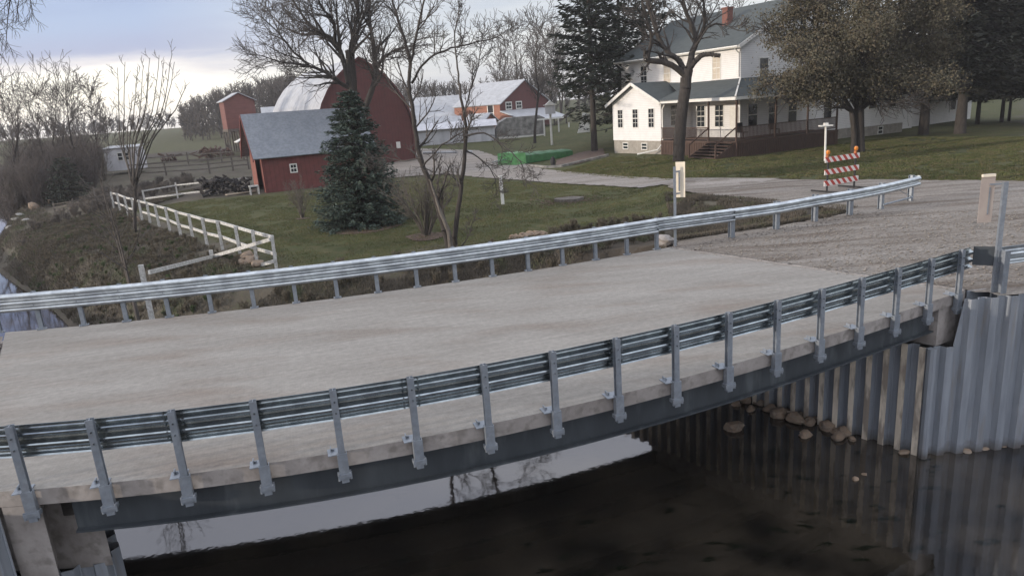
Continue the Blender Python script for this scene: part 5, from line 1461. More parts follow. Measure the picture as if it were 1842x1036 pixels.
mb = MB(); mb.bar(e_ + n_ * 1 + A3(0, 0, .4) - d * 1.5, e_ + n_ * 1 + A3(0, 0, .5), .1, .1); mb.build('tow_bar', MAT['galv'], gt)
# low planting bed and dark barrel
c = gfit(995, 299)
mb = MB(); mb.tube([c + A3(0, 0, -.1), c + A3(0, 0, .3), c + A3(0, 0, .62)], [.17, .2, .16], 10); mb.tube([c + A3(0, 0, .62), c + A3(0, 0, .72)], [.08, .05], 8)
tag(mb.build('milk_can', MAT['black']), 'small dark can standing in front of the green tarp load', 'can')
BED = [gfit(*v)[:2] for v in ((1000, 300), (1040, 296), (1090, 282), (1085, 268), (1040, 276), (1000, 290))]
o = drape('planting_bed', BED, MAT['woodchip'], step=.35, dz=.06); tag(o, kind='structure')
mb = MB(); pts = [gfit(*v) for v in ((950, 300), (985, 303), (1010, 301), (1040, 294), (1075, 286), (1094, 281))]
for p, q in zip(pts[:-1], pts[1:]): mb.bar(p + A3(0, 0, .03), q + A3(0, 0, .03), .18, .28)
tag(mb.build('bed_edging', MAT['stonewall']), 'low curved stone edging of the planting bed beside the farmhouse', 'edging')
# pole with a small platform in front of the house
c = gfit(1484, 290); t_ = DP(1478, 228, c[1])[2] - c[2]
r = empty('feeder_pole', c, 'thin white pole with a flat feeder tray on top, just behind the striped barricade', 'bird feeder')
mb = MB(); mb.tube([c + A3(0, 0, -.2), c + A3(-.04, 0, t_)], .06, 8); mb.build('pole', MAT['white'], r)
mb = MB(); mb.box(c + A3(-.38, -.2, t_), A3(.68, 0, 0), A3(0, .4, 0), A3(0, 0, .07)); mb.box(c + A3(-.14, -.1, t_ + .07), A3(.2, 0, 0), A3(0, .2, 0), A3(0, 0, .12)); mb.build('tray', MAT['white'], r)

# ------------------------------------------------------------------ barricade
c0, c1 = G(1487, 347, 0), G(1536, 338, 0)
bd = c1 - c0; bl = np.linalg.norm(bd); bd /= bl; bn = A3(bd[1], -bd[0], 0)
bar_ = empty('barricade', (c0 + c1) / 2, 'red and white striped road barricade with two amber lamps behind the far guardrail', 'barricade')
def zat(px, py, p): return DP(px, py, p[1])[2]
for s, p in ((0, c0), (1, c1)):
    mb = MB(); mb.bar(p, p + A3(0, 0, 1.65), .05, .05, up_=bd); mb.build('upright', MAT['black'], bar_)
    mb = MB(); mb.bar(p - bn * .7 + A3(0, 0, .04), p + bn * .7 + A3(0, 0, .04), .06, .06); mb.build('foot', MAT['black'], bar_)
hts = [zat(1510, 286, c0) - .0, zat(1510, 308, c0), zat(1510, 328, c0)]
for z in hts:
    me = bpy.data.meshes.new('striped_board')
    a = c0 - bd * .22 + A3(0, 0, z - .10) + bn * .05; u = bd * (bl + .40); v = A3(0, 0, .20)
    Vv = [a, a + u, a + u + v, a + v, a - bn * .03, a + u - bn * .03, a + u + v - bn * .03, a + v - bn * .03]
    o_loc = wloc(bar_)
    me.from_pydata([tuple(q - o_loc) for q in Vv], [], [(0, 1, 2, 3), (5, 4, 7, 6), (4, 0, 3, 7), (1, 5, 6, 2), (3, 2, 6, 7), (4, 5, 1, 0)])
    uvl = me.uv_layers.new(name='uv'); L_ = bl + .4
    co = [(0, 0), (L_, 0), (L_, .2), (0, .2)] * 2
    for poly in me.polygons:
        for li in poly.loop_indices: uvl.data[li].uv = co[me.loops[li].vertex_index]
    me.materials.append(MAT['stripe']); ob = bpy.data.objects.new('striped_board', me); COL.objects.link(ob); ob.parent = bar_
for s, p in ((0, c0 - bd * .05), (1, c1 - bd * .02)):
    b0 = p + A3(0, 0, hts[0] + .12) + bn * .02
    mb = MB(); mb.box(b0 - bd * .06 - bn * .05 + A3(0, 0, -.05), bd * .09, bn * .08, A3(0, 0, .12)); lp = mb.build('lamp_body', MAT['orange'], bar_)
    mb = MB(); cc = b0 + A3(0, 0, .16); mb.tube([cc - bn * .05, cc - bn * .03, cc + bn * .03, cc + bn * .05], [.06, .085, .085, .06], 14); mb.build('lamp_lens', MAT['amber'], lp, smooth=False)

# ------------------------------------------------------------------ marker posts at the bridge ends
def marker(c, top, panel, label, pmat, offs=0.0):
    r = empty('marker_post', c, label, 'sign')
    u = BD; n_ = BN
    mb = MB()      # U-channel
    mb.box(c - u * .035 + A3(0, 0, -.3), u * .07, n_ * .006, A3(0, 0, top + .3))
    for s in (-.041, .035): mb.box(c + u * s + A3(0, 0, -.3), u * .006, n_ * .035, A3(0, 0, top + .3))
    mb.build('post', MAT['galvpost'], r)
    (x0, x1, z0, z1) = panel
    mb = MB(); o_ = c + u * x0 + n_ * .05 + A3(0, 0, z0)
    mb.box(o_, u * (x1 - x0), n_ * .004, A3(0, 0, z1 - z0)); mb.build('panel', MAT[pmat], r)
    return r, u, n_
c = G(1215, 442, 0) ; Yc = c[1]
tz_ = DP(1215, 300, Yc)[2]
r = empty('marker_post', c, 'slim galvanised post with a narrow sunlit cream panel at the far right bridge corner', 'sign')
mb = MB(); mb.box(c + A3(-.035, 0, -.3), A3(.07, 0, 0), A3(0, .006, 0), A3(0, 0, tz_ + .3))
for s in (-.035, .029): mb.box(c + A3(s, .006, -.3), A3(.006, 0, 0), A3(0, .03, 0), A3(0, 0, tz_ + .3))
mb.build('post', MAT['galvpost'], r)
z0_, z1_ = DP(1226, 356, Yc)[2], DP(1226, 292, Yc)[2]; x0_ = DP(1218, 330, Yc)[0]; x1_ = DP(1233, 330, Yc)[0]
cx_ = x0_; nrm = A3(-.80, -.60, 0); tng = A3(.60, -.80, 0)
mb = MB(); mb.box(A3(cx_, c[1] + .16, z0_), tng * .36 * .0 + A3(.235, -.10, 0), A3(.004, .006, 0), A3(0, 0, z1_ - z0_)); mb.build('panel', MAT['cream'], r)
mb = MB(); 
for z in (z0_ + .12, z1_ - .25): mb.bar(c + A3(.0, .02, z), A3(cx_ + .1, c[1] + .1, z), .03, .04)
mb.box(A3(cx_ + .06, c[1] + .045, z0_ + .18), A3(.03, -.012, 0), A3(.0, .05, 0), A3(0, 0, z1_ - z0_ - .45)); mb.build('bracket', MAT['galvpost'], r)

c = G(1789, 524, 0); Yc = c[1]; tz_ = DP(1789, 329, Yc)[2]
r = empty('marker_post', c, 'tall galvanised post with a tan panel behind it at the right edge', 'sign')
mb = MB(); mb.box(c + A3(-.045, 0, -.5), A3(.09, 0, 0), A3(0, .008, 0), A3(0, 0, tz_ + .5))
for s in (-.045, .037): mb.box(c + A3(s, .008, -.5), A3(.008, 0, 0), A3(0, .045, 0), A3(0, 0, tz_ + .5))
mb.build('post', MAT['galvpost'], r)
z0_, z1_ = DP(1775, 400, Yc + .1)[2], DP(1775, 318, Yc + .1)[2]; x0_ = DP(1762, 360, Yc + .1)[0]; x1_ = DP(1787, 360, Yc + .1)[0]
mb = MB(); mb.box(A3(x0_, Yc + .10, z0_), A3(x1_ - x0_, 0, 0), A3(0, .006, 0), A3(0, 0, z1_ - z0_)); mb.build('panel', MAT['tansign'], r)
mb = MB(); mb.box(A3(x0_ + .16, Yc + .085, z0_ + .15), A3(.02, 0, 0), A3(0, .014, 0), A3(0, 0, z1_ - z0_ - .35))
mb.bar(A3(c[0], Yc + .06, z1_ - .15), A3(x0_ + .16, Yc + .09, z1_ - .15), .02, .03); mb.build('bracket', MAT['galvpost'], r)
mb = MB(); mb.box(A3(x0_ + .01, Yc + .075, z1_ - .005), A3(.3 * .8, 0, 0), A3(0, .05, 0), A3(0, 0, .05)); mb.build('top_clip', MAT['cream'], r)

# ------------------------------------------------------------------ trees
R = random.Random(3)
# --- front spruce
sb_ = G(655, 408, -.5); st = DP(655, 160, sb_[1])[2] + .5
conifer('spruce', sb_, st, 2.0, MAT['spruce'], 'dense blue-green spruce standing on the lawn in front of the small red barn', seed=4, whorls=46, per=24, sprays=52, sl=.17, sw=.055, z0=.02, droop=.22, power=.62)

def pxtree(name, base, Y0, limbs, label, tmat='bark', seed=1, n=7, Ln=1.6, lev=2, rmin=.010, up=.25, spreadY=1.2, kids=(5, 4, 3), group=None, tm=.25, dz=None):
    """limbs: list of (list of (px,py), r0, r1, y-offset at tip, sprouts)"""
    R_ = random.Random(seed); S = []
    for (pts, r0, r1, dy, ns_, ln_) in limbs:
        m_ = len(pts) - 1; P3 = []
        for i, q in enumerate(pts):
            if isinstance(q, np.ndarray): P3.append(q); continue
            oy = dy[0] + (dy[1] - dy[0]) * i / m_
            P3.append(DP(q[0], q[1], Y0 + oy))
        P_, rr = limb(S, P3, r0, r1, wob=.012, sub=4, R=R_)
        if ns_: sprout(S, P_, rr, ns_, ln_, lev, R_, up=up, rmin=rmin, tmin=tm, kids=kids)
    root = empty(name, base, label, 'tree', group)
    Sa = np.array(S)
    build_segs('trunk', Sa[Sa[:, 6] > .05], MAT[tmat], root)
    build_segs('crown', Sa[Sa[:, 6] <= .05], MAT['twig'], root)
    return root
# --- front leafless tree at the rail (multi stem)
b0 = G(812, 446, -.6); Y0 = b0[1]
lm = [
    ([(808, 450), (800, 415), (790, 380), (775, 335), (757, 290), (748, 240), (741, 190), (736, 150), (738, 110)], .125, .055, (0, .3), 8, 1.5),
    ([(738, 112), (730, 80), (718, 40), (706, 0), (700, -50)], .07, .03, (.3, .8), 9, 1.3),
    ([(738, 112), (748, 70), (757, 25), (770, -30)], .06, .03, (.3, -.2), 9, 1.3),
    ([(740, 150), (765, 112), (800, 90), (845, 80), (890, 68), (908, 58)], .055, .015, (.3, -.6), 13, 1.1),
    ([(745, 200), (712, 165), (690, 130), (672, 110)], .045, .012, (.25, .8), 9, 1.1),
    ([(818, 448), (820, 400), (828, 350), (834, 300), (838, 240), (834, 200), (826, 150)], .10, .045, (0, -.3), 6, 1.2),
    ([(826, 152), (822, 110), (818, 60), (826, 20), (820, -20)], .04, .012, (-.3, -.5), 12, .75),
    ([(834, 205), (850, 150), (862, 110), (868, 60)], .04, .012, (-.3, .3), 10, .8),
    ([(836, 245), (870, 240), (905, 262), (935, 290), (945, 325)], .045, .012, (-.3, -.9), 13, .9),
    ([(838, 270), (868, 290), (890, 320), (893, 352)], .035, .010, (-.2, .4), 10, .75),
    ([(756, 285), (720, 290), (690, 283), (668, 290)], .035, .012, (.1, .6), 8, .8),
    ([(760, 300), (795, 262), (820, 245), (850, 225)], .04, .014, (.1, -.6), 8, .8),
    ([(815, 450), (802, 400), (790, 360), (787, 330), (795, 300)], .06, .02, (.15, .6), 5, .8),
    ([(828, 448), (845, 420), (850, 395)], .03, .01, (-.1, -.2), 5, .5),
]
pxtree('bare_tree', b0, Y0, lm, 'leafless many-stemmed tree behind the far guardrail in the middle of the picture', seed=8, lev=2, rmin=.008, kids=(6, 5, 4))
S = []   # pale split stem
limb(S, [DP(812, 452, Y0 - .25), DP(806, 415, Y0 - .25), DP(793, 385, Y0 - .2), DP(781, 345, Y0 - .1), DP(772, 322, Y0)], .10, .035, wob=.01, sub=4)
o = build_segs('dead_stem', S, MAT['bark_light']); tag(o, 'pale bark-stripped dead stem leaning against the leafless tree behind the guardrail', 'tree stem')

# --- big tree in front of the arched barn
b0 = G(648, 305, -.5); Y0 = 52.0; b0 = DP(640, 318, Y0)
lm = [
    ([(645, 330), (643, 260), (636, 190), (632, 130), (628, 90)], .42, .30, (0, 0), 0, 3),
    ([(634, 160), (612, 150), (585, 130), (548, 118), (505, 112), (470, 100)], .20, .03, (0, -2), 22, 3.2),
    ([(628, 150), (618, 110), (602, 75), (570, 55), (545, 30), (520, -10)], .24, .05, (0, 1.5), 20, 3.6),
    ([(603, 78), (600, 40), (580, 15), (565, -20)], .14, .05, (.5, -1), 14, 3.2),
    ([(632, 125), (634, 95), (636, 60), (645, 20), (640, -40)], .22, .06, (0, -1.5), 16, 3.4),
    ([(634, 95), (646, 50), (660, 10), (665, -30)], .14, .05, (0, 2), 14, 3.2),
    ([(655, 200), (672, 150), (676, 115), (668, 60), (664, 20), (668, -30)], .24, .07, (0, 1), 16, 3.2),
    ([(674, 122), (690, 105), (708, 92), (735, 85), (770, 80)], .13, .03, (.3, -1.5), 14, 2.8),
    ([(560, 122), (530, 95), (500, 60), (470, 30)], .10, .03, (-1, -3), 14, 2.8),
    ([(575, 58), (540, 62), (505, 45), (480, 15)], .09, .03, (1, 3), 14, 2.8),
]
pxtree('bare_tree', b0, Y0, lm, 'large spreading leafless tree rising in front of the arched red barn', seed=21, lev=2, rmin=.015, up=.2, kids=(7, 6, 4), tm=.15)

# --- house tree with sawn limbs
b0 = DP(1222, 292, 46.5); Y0 = 46.5
lm = [
    ([(1221, 295), (1222, 260), (1226, 210), (1232, 160), (1237, 125)], .40, .36, (0, 0), 0, 1),
    ([(1236, 140), (1215, 122), (1190, 112), (1164, 108), (1162, 92)], .22, .15, (0, -.8), 4, 1.2),
    ([(1165, 105), (1172, 70), (1165, 40), (1155, 0), (1150, -40)], .14, .05, (-.8, -1.6), 11, 2.6),
    ([(1232, 130), (1220, 108), (1202, 95), (1186, 70), (1172, 30), (1160, -10)], .22, .09, (0, .8), 10, 2.6),
    ([(1238, 130), (1245, 95), (1252, 75), (1243, 45), (1232, 15), (1225, -30)], .24, .09, (0, .2), 11, 2.6),
    ([(1252, 78), (1264, 55), (1268, 30), (1262, -20)], .15, .06, (.1, -.8), 9, 2.4),
    ([(1262, 58), (1285, 44), (1305, 46), (1325, 54), (1342, 57)], .08, .02, (-.2, -1.2), 9, 1.3),
    ([(1240, 125), (1256, 105), (1272, 98), (1296, 101)], .20, .13, (0, -.8), 0, 1),
]
pxtree('house_tree', b0, Y0, lm, 'thick-trunked tree with sawn-off limbs standing in front of the white farmhouse', seed=5, lev=2, rmin=.018, kids=(5, 4, 3), up=.2)

# --- right tree with brown and olive leaves
b0 = DP(1549, 277, 43.5); Y0 = 43.5
RR = random.Random(12); S = []; tips = []
def crown_limb(pts, r0, r1, dy, n, ln_):
    m_ = len(pts) - 1
    P3 = [DP(q[0], q[1], Y0 + dy[0] + (dy[1] - dy[0]) * i / m_) for i, q in enumerate(pts)]
    P_, rr = limb(S, P3, r0, r1, wob=.02, sub=3, R=RR)
    k0 = len(S); sprout(S, P_, rr, n, ln_, 1, RR, up=.12, rmin=.016, tmin=.1, kids=(7,))
    for s in S[k0:]: tips.append(s[3:6])
    return P_
limb(S, [DP(1546, 285, Y0), DP(1545, 240, Y0), DP(1545, 195, Y0)], .36, .30, sub=3)
limb(S, [DP(1534, 285, Y0 - .3), DP(1536, 240, Y0 - .25), DP(1532, 200, Y0 - .2)], .18, .16, sub=3)
CL = [([(1545, 200), (1520, 160), (1480, 140), (1430, 135), (1380, 150)], (0, -2)), ([(1545, 200), (1510, 130), (1470, 90), (1420, 70), (1385, 60)], (0, 1)),
      ([(1545, 200), (1535, 120), (1500, 60), (1470, 20), (1455, -30)], (0, 0)), ([(1545, 200), (1550, 110), (1545, 40), (1540, -30)], (0, -2.5)),
      ([(1545, 200), (1580, 120), (1600, 60), (1620, 0), (1630, -40)], (0, 0)), ([(1545, 200), (1590, 150), (1640, 120), (1690, 90)], (0, 1)),
      ([(1545, 200), (1590, 170), (1640, 165), (1695, 160)], (0, -2)), ([(1532, 200), (1500, 180), (1460, 175), (1415, 180)], (-.3, -3)),
      ([(1545, 200), (1560, 150), (1590, 90), (1640, 50), (1690, 20)], (0, 2.5)), ([(1545, 200), (1550, 140), (1550, 60), (1580, -20)], (0, 3)), ([(1545, 190), (1500, 110), (1495, 50), (1520, -20)], (0, 3)),
      ([(1545, 200), (1555, 165), (1600, 185), (1640, 178)], (0, -3)), ([(1545, 200), (1540, 150), (1560, 100), (1570, 60)], (0, -3.5)), ([(1532, 200), (1500, 150), (1470, 130), (1450, 100)], (-.2, -3.5)), ([(1545, 180), (1480, 60), (1440, 20), (1430, -30)], (0, 1)),([(1545, 180), (1600, 100), (1660, 60), (1690, -20)], (0, -1))]
for pts, dy in CL: crown_limb(pts, .14, .03, dy, 22, 2.0)
tips = [t for t in tips if t[2] > 3.15 + .35 * (t[0] < 17)]
ta = np.array(tips); kn = vnoise(ta[:, 0] + .6 * ta[:, 1], ta[:, 2], 1.1, 66) * .6 + vnoise(ta[:, 0] - .5 * ta[:, 1], ta[:, 2] + 7, .5, 67) * .4
tips = ta[kn > .42]
leafy('leafy_tree', b0, S, tips, MAT['brownleaf'], 'broad tree with brown and olive foliage right of the porch', 3, 98000, .135, jit=.27)

# --- dark conifers left of the house
r_ = [(1068, 236, 62, 21, 3.7, 31), (1118, 225, 66, 22, 4.6, 32), (1160, 215, 70, 21, 4.4, 35)]
labs = ['tall dark conifer with a bare lower trunk, leftmost of the three left of the farmhouse', 'tall dark conifer, middle one of the three left of the farmhouse', 'tall dark conifer closest behind the left end of the farmhouse']
for (px, py, Yd, h_, rad, sd_), lb in zip(r_, labs):
    b = DP(px, py, Yd); b[2] = hz(b)
    conifer('conifer', b, h_, rad, MAT['darkspruce'], lb, seed=sd_, whorls=44, per=14, sprays=32, sl=.6, sw=.17, z0=.27 if px == 1068 else .12, droop=.45, power=.45, gaps=.16, trunk_r=.32, group='tall dark conifers left of the farmhouse')
# --- dark trees at the right
dk = [(1661, 242, 53, 19, 4.6, .40, 41, 'dark conifer with a thick trunk in front of the garage, left of the pair'), (1726, 244, 51.5, 20, 5.2, .42, 42, 'dark conifer with a thick trunk in front of the garage, right of the pair'),
      (1757, 232, 60, 14, 4.0, .20, 43, 'dark conifer with a thin trunk just right of the garage'), (1800, 233, 60, 15, 4.2, .17, 44, 'dark thin-trunked conifer near the right edge, left of two'), (1813, 232, 60.5, 13, 4.0, .13, 45, 'dark thin-trunked conifer near the right edge, right of two'),
      (1880, 232, 55, 16, 5.0, .2, 46, 'dark conifer at the very right edge with only its branches in view')]
for (px, py, Yd, h_, rad, tr, sd_, lb) in dk:
    b = DP(px, py, Yd); b[2] = hz(b)
    conifer('conifer', b, h_, rad, MAT['darkleaf'], lb, seed=sd_, whorls=34, per=15, sprays=44, sl=.5, sw=.19, z0=.22 if tr > .3 else .2, droop=.38, power=.4, gaps=.10, trunk_r=tr, group='dark conifers on the right side of the lawn')

# --- background leafless trees: six shapes, copied
shapes = []
for i in range(6):
    shapes.append(bare_tree(10, random.Random(50 + i), r0=.17, trunk=.15 + .03 * i, n=15, lev=2, rmin=.020, spread=.42, kids=(6, 5, 4), stems=1 + (i % 3 == 0)))
def bg_tree(px, py, Y, htop, i, label, group, mat_='twig', z=None):
    b = DP(px, py, Y); b[2] = hz(b) if z is None else z
    top = DP(px, htop, Y)[2]; s = max(.3, (top - b[2]) / 10)
    root = empty('bare_tree', b, label, 'tree', group)
    S_ = np.array(place_segs(shapes[i % 6], b, s, i * 1.3)); S_[:, 6:8] = np.maximum(S_[:, 6:8], .012 * Y / 45)
    build_segs('trunk', S_[S_[:, 6] > .07 * s], MAT['bark'], root); build_segs('crown', S_[S_[:, 6] <= .07 * s], MAT[mat_], root)
lf = [(5, 330, 60, 175, 0, 'leafless tree at the left edge of the picture'), (48, 320, 64, 200, 1, 'small leafless tree near the left edge, second from it'), (85, 310, 62, 185, 2, 'rounded bushy leafless tree in the left thicket'), (110, 300, 70, 178, 3, 'leafless tree in the left thicket, just left of the tallest one'), (142, 300, 66, 160, 4, 'tallest leafless tree of the left thicket'), (172, 298, 72, 172, 5, 'leafless tree just right of the tallest in the left thicket'), (205, 285, 80, 205, 1, 'low leafless tree at the right end of the left thicket')]
for q in lf: bg_tree(*q[:5], q[5], 'leafless trees of the left thicket', 'twig_red' if q[4] in (0, 2, 5) else 'twig')
rf_ = [(938, 215, 125, 68, 2, 'leafless tree behind the sheds, left of the dark conifers'), (905, 210, 140, 100, 4, 'low leafless tree behind the long barn roof'), (985, 205, 120, 85, 0, 'leafless tree just left of the tall dark conifers'), (962, 258, 76, 60, 5, 'slender leafless tree on the lawn in front of the orange-red barn'), (1010, 200, 130, 70, 3, 'leafless tree seen between the conifers behind the sheds'), (1265, 150, 95, 10, 1, 'leafless tree behind the farmhouse roof, left of the chimney'), (1335, 150, 95, 0, 2, 'leafless tree behind the farmhouse roof, right of the chimney')]
for q in rf_: bg_tree(*q[:5], q[5], 'leafless trees behind the farm buildings')
# small shrubs on the lawn
def shrub(name, base, h_, n, label, seed, mat_='twig', spread=.35, lev=1, rmin=.006, group=None, cat='shrub'):
    R_ = random.Random(seed); S = []
    for i in range(n):
        a = R_.uniform(0, 6.28); d = A3(cos(a), sin(a), 0) * spread * R_.uniform(.2, 1)
        hh_ = h_ * R_.uniform(.65, 1.05)
        P_, rr = limb(S, [base + d * .12 + A3(0, 0, -.1), base + d * .3 * h_ + A3(0, 0, hh_ * .35), base + d * .7 * h_ + A3(R_.gauss(0, .05), R_.gauss(0, .05), hh_ * .7), base + d * h_ + A3(R_.gauss(0, .08), R_.gauss(0, .08), hh_)], .022 * h_ / 1.5, rmin, sub=2, R=R_)
        sprout(S, P_, rr, 7, h_ * .32, lev, R_, up=.3, rmin=rmin, tmin=.3, kids=(4, 3))
    o = build_segs(name, S, MAT[mat_]); return tag(o, label, cat, group)
shrub('shrub', gfit(544, 393), 1.75, 16, 'small leafless shrub on the lawn left of the spruce', 3, 'twig_pale')
shrub('shrub', gfit(767, 424), 2.3, 34, 'wide leafless bush between the spruce and the many-stemmed tree', 4, 'twig_pale', spread=.62)
# ring of bare earth under the bushes
for (x, y, rr_) in ((544, 394, .35), (768, 426, .8), (655, 412, 1.5)):
    c = gfit(x, y); o = drape('earth_patch', [(c[0] + rr_ * cos(a) * (1 + .15 * sin(3 * a)), c[1] + rr_ * .8 * sin(a)) for a in np.linspace(0, 6.28, 20)[:-1]], MAT['woodchip'], step=.15, dz=.025); tag(o, kind='structure')
# tall sapling clump at the left
b0 = gfit(240, 330); Y0 = 36.0; b0 = DP(243, 420, Y0)
b0[2] = hz(b0)
lm = []
tr_ = random.Random(9)
for i, (tx, ty) in enumerate(((212, 122), (224, 112), (247, 120), (258, 118), (270, 105), (287, 100), (296, 108), (309, 97), (315, 112), (336, 152), (268, 140), (238, 175))):
    mx_ = 240 + (tx - 262) * .45
    lm.append(([(243 + tr_.uniform(-3, 3), 335), (mx_, 262 + tr_.uniform(-8, 8)), (tx - (tx - mx_) * .35, 200 + tr_.uniform(-8, 8)), (tx, ty)], .055, .014, (0, tr_.uniform(-1.2, 1.2)), 7, .8))
lm.append(([b0, (243, 380), (243, 333)], .10, .07, (0, 0), 5, .9))
pxtree('sapling_clump', b0, Y0, lm, 'slender upright leafless saplings in front of the white shed at the left', seed=31, lev=1, rmin=.012, kids=(3, 3), up=.45)
# thin stem by the fence end post
shrub('sapling', gfit(248, 570, -1.2), 4.2, 3, 'thin dark sapling beside the tall end post of the white fence', 6, 'twig', spread=.08, rmin=.008)
# overhanging twigs at the top left corner (a branch of a tree whose trunk is outside the picture)
Y0 = 21; S = []; R_ = random.Random(4)
bb_ = DP(-140, 470, Y0); bb_[2] = hz(bb_)
limb(S, [bb_, DP(-150, 250, Y0), DP(-120, 0, Y0), DP(-60, -110, Y0), DP(20, -150, Y0)], .22, .08, sub=3)
for pts in (((20, -150), (22, -40), (14, 30), (10, 90)), ((20, -150), (40, -60), (52, -10), (60, 30)), ((-60, -110), (-30, -20), (-6, 30), (0, 75)), ((-60, -110), (10, -60), (35, -30), (28, 40))):
    P_, rr = limb(S, [DP(*q, Y0) for q in pts], .035, .008, sub=3, R=R_)
    sprout(S, P_, rr, 15, .75, 1, R_, up=-.2, rmin=.006, tmin=.2, kids=(4,))
root = empty('bare_tree', bb_, 'leafless tree at the far left whose drooping twigs hang into the top left corner', 'tree')
Sa = np.array(S); build_segs('trunk', Sa[Sa[:, 6] > .05], MAT['bark'], root); build_segs('crown', Sa[Sa[:, 6] <= .05], MAT['twig'], root)

# dark young evergreen in the left thicket
b = DP(118, 322, 58); b[2] = hz(b)
conifer('young_evergreen', b, 3.6, 1.9, MAT['darkspruce'], 'dark young evergreen bush in the left thicket beside the white shed', seed=77, whorls=20, per=12, sprays=20, sl=.28, sw=.1, power=.5)

# --- thickets (one mass of brush)
def thicket(name, pts, hrange, label_seed, n, mat_, rmin=.014, seed=1, lev=1):
    R_ = random.Random(seed); base_s = []
    for v in range(5):
        S_ = []
        for k in range(8):
            a = R_.uniform(0, 6.28); d = A3(cos(a), sin(a), 0) * R_.uniform(.1, .5)
            P_, rr = limb(S_, [A3(0, 0, -.1) + d * .1, d * .5 + A3(0, 0, .5), d * 1.0 + A3(0, 0, 1.0)], .012, .004, sub=2, R=R_)
            sprout(S_, P_, rr, 7, .42, lev, R_, up=.25, rmin=.0035, tmin=.2, kids=(4, 3))
        base_s.append(np.array(S_))
    allS = []
    for i in range(n):
        b = pts(R_)
        if b is None: continue
        h_ = R_.uniform(*hrange)
        S_ = place_segs(base_s[i % 5], b, h_, R_.uniform(0, 6)); S_[:, 6:8] = np.maximum(S_[:, 6:8], rmin); allS.append(S_)
    o = build_segs(name, np.vstack(allS), MAT[mat_]); return tag(o, kind='stuff')
POLY_T = [DP(*q)[:2] for q in ((-60, 350, 55), (60, 338, 57), (150, 318, 62), (185, 300, 70), (150, 280, 95), (-80, 280, 95))]
def inp(poly):
    P_ = np.array(poly); lo, hi = P_.min(0), P_.max(0)
    def f(R_):
        for _ in range(40):
            x, y = R_.uniform(lo[0], hi[0]), R_.uniform(lo[1], hi[1])
            if poly_sd(P_, np.array([x]), np.array([y]))[0] < 0:
                z = hz((x, y))
                if z > WZ + .1: return A3(x, y, z)
        return None
    return f
thicket('brush_thicket', inp(POLY_T), (1.2, 3.6), 0, 230, 'twig_red', rmin=.010, seed=2)
thicket('brush_thicket', inp(POLY_T), (1.0, 3.0), 0, 160, 'twig_pale', rmin=.010, seed=3)
POLY_L = [DP(*q)[:2] for q in ((-40, 470, 34), (60, 400, 44), (200, 355, 50), (350, 330, 60), (330, 318, 66), (180, 335, 60))]
thicket('low_brush', inp(POLY_L), (.3, .8), 0, 160, 'twig_pale', rmin=.010, seed=4)
POLY_B = [G(*q, -1.2)[:2] for q in ((0, 545), (0, 450), (60, 400), (200, 385), (300, 430), (400, 480), (470, 500), (380, 545), (200, 570))]
thicket('bank_weeds', inp(POLY_B), (.06, .26), 0, 1100, 'drygrass', rmin=.004, seed=5)
thicket('green_weeds', inp(POLY_B), (.08, .2), 0, 260, 'weed', rmin=.008, seed=6)
POLY_D = [G(*q, -.8)[:2] for q in ((95, 610), (95, 560), (250, 535), (500, 500), (800, 462), (1190, 412), (1195, 446), (800, 520), (500, 560), (300, 585))]
thicket('bank_grass', inp(POLY_D), (.15, .4), 0, 260, 'drygrass', rmin=.006, seed=7)
# small dead logs and pale stones in the left flats
for (x, y, s_, lb) in ((62, 376, .38, 'pale leaning slab of rock in the weeds at the left'), (92, 366, .25, 'small pale stone right of the leaning slab in the weeds'), (128, 322, .4, 'pale rubble heap at the foot of the left thicket'), (245, 398, .22, 'pale stone at the foot of the long white fence')):
    p = gfit(x, y); rock(p, 0, s_, label=lb, grp=None, asp=.8)
# rubble along the creek
for i, (x, y) in enumerate(((5, 408), (12, 398), (20, 410), (30, 396), (38, 388), (48, 399))):
    rock(gfit(x, y), 0, .35, label=ORD[i] + ' pale grey stone from the left edge of the photo in the creek bed', grp='pale stones in the creek bed at the left edge', asp=.35).data.materials[0] = MAT['stonewall']
# eroded stone pile under the fence corner
for i, (x, y) in enumerate(((433, 476), (440, 468), (446, 464), (448, 474), (455, 470), (462, 478))):
    rock(gfit(x, y), 0, .24, label=ORD[i] + ' brown clod from the left under the corner of the white fence', grp='brown clods under the fence corner', asp=.6)
# riprap heap between the lawn and the far rail
R_ = random.Random(8)
mbs = []
for i in range(60):
    t = R_.random(); x = 918 + 95 * t; y = 430 - 9 * sin(pi * t) - R_.random() * 4 + 3
    p = gfit(x, y, -.8); rock(p, 0, R_.uniform(.07, .15), label='dark stone in the low rubble strip between the lawn and the far guardrail', grp='stones of the rubble strip behind the far guardrail', asp=.6, sink=.2)
# broken concrete by the far right bridge corner
for (x, y, s_, lb) in ((1196, 437, .28, 'broken concrete lump at the far right corner of the bridge'), (1210, 436, .16, 'small concrete lump beside the far marker post')):
    o = rock(G(x, y, -.1), 0, s_, label=lb, grp=None); o.data.materials[0] = MAT['conc']
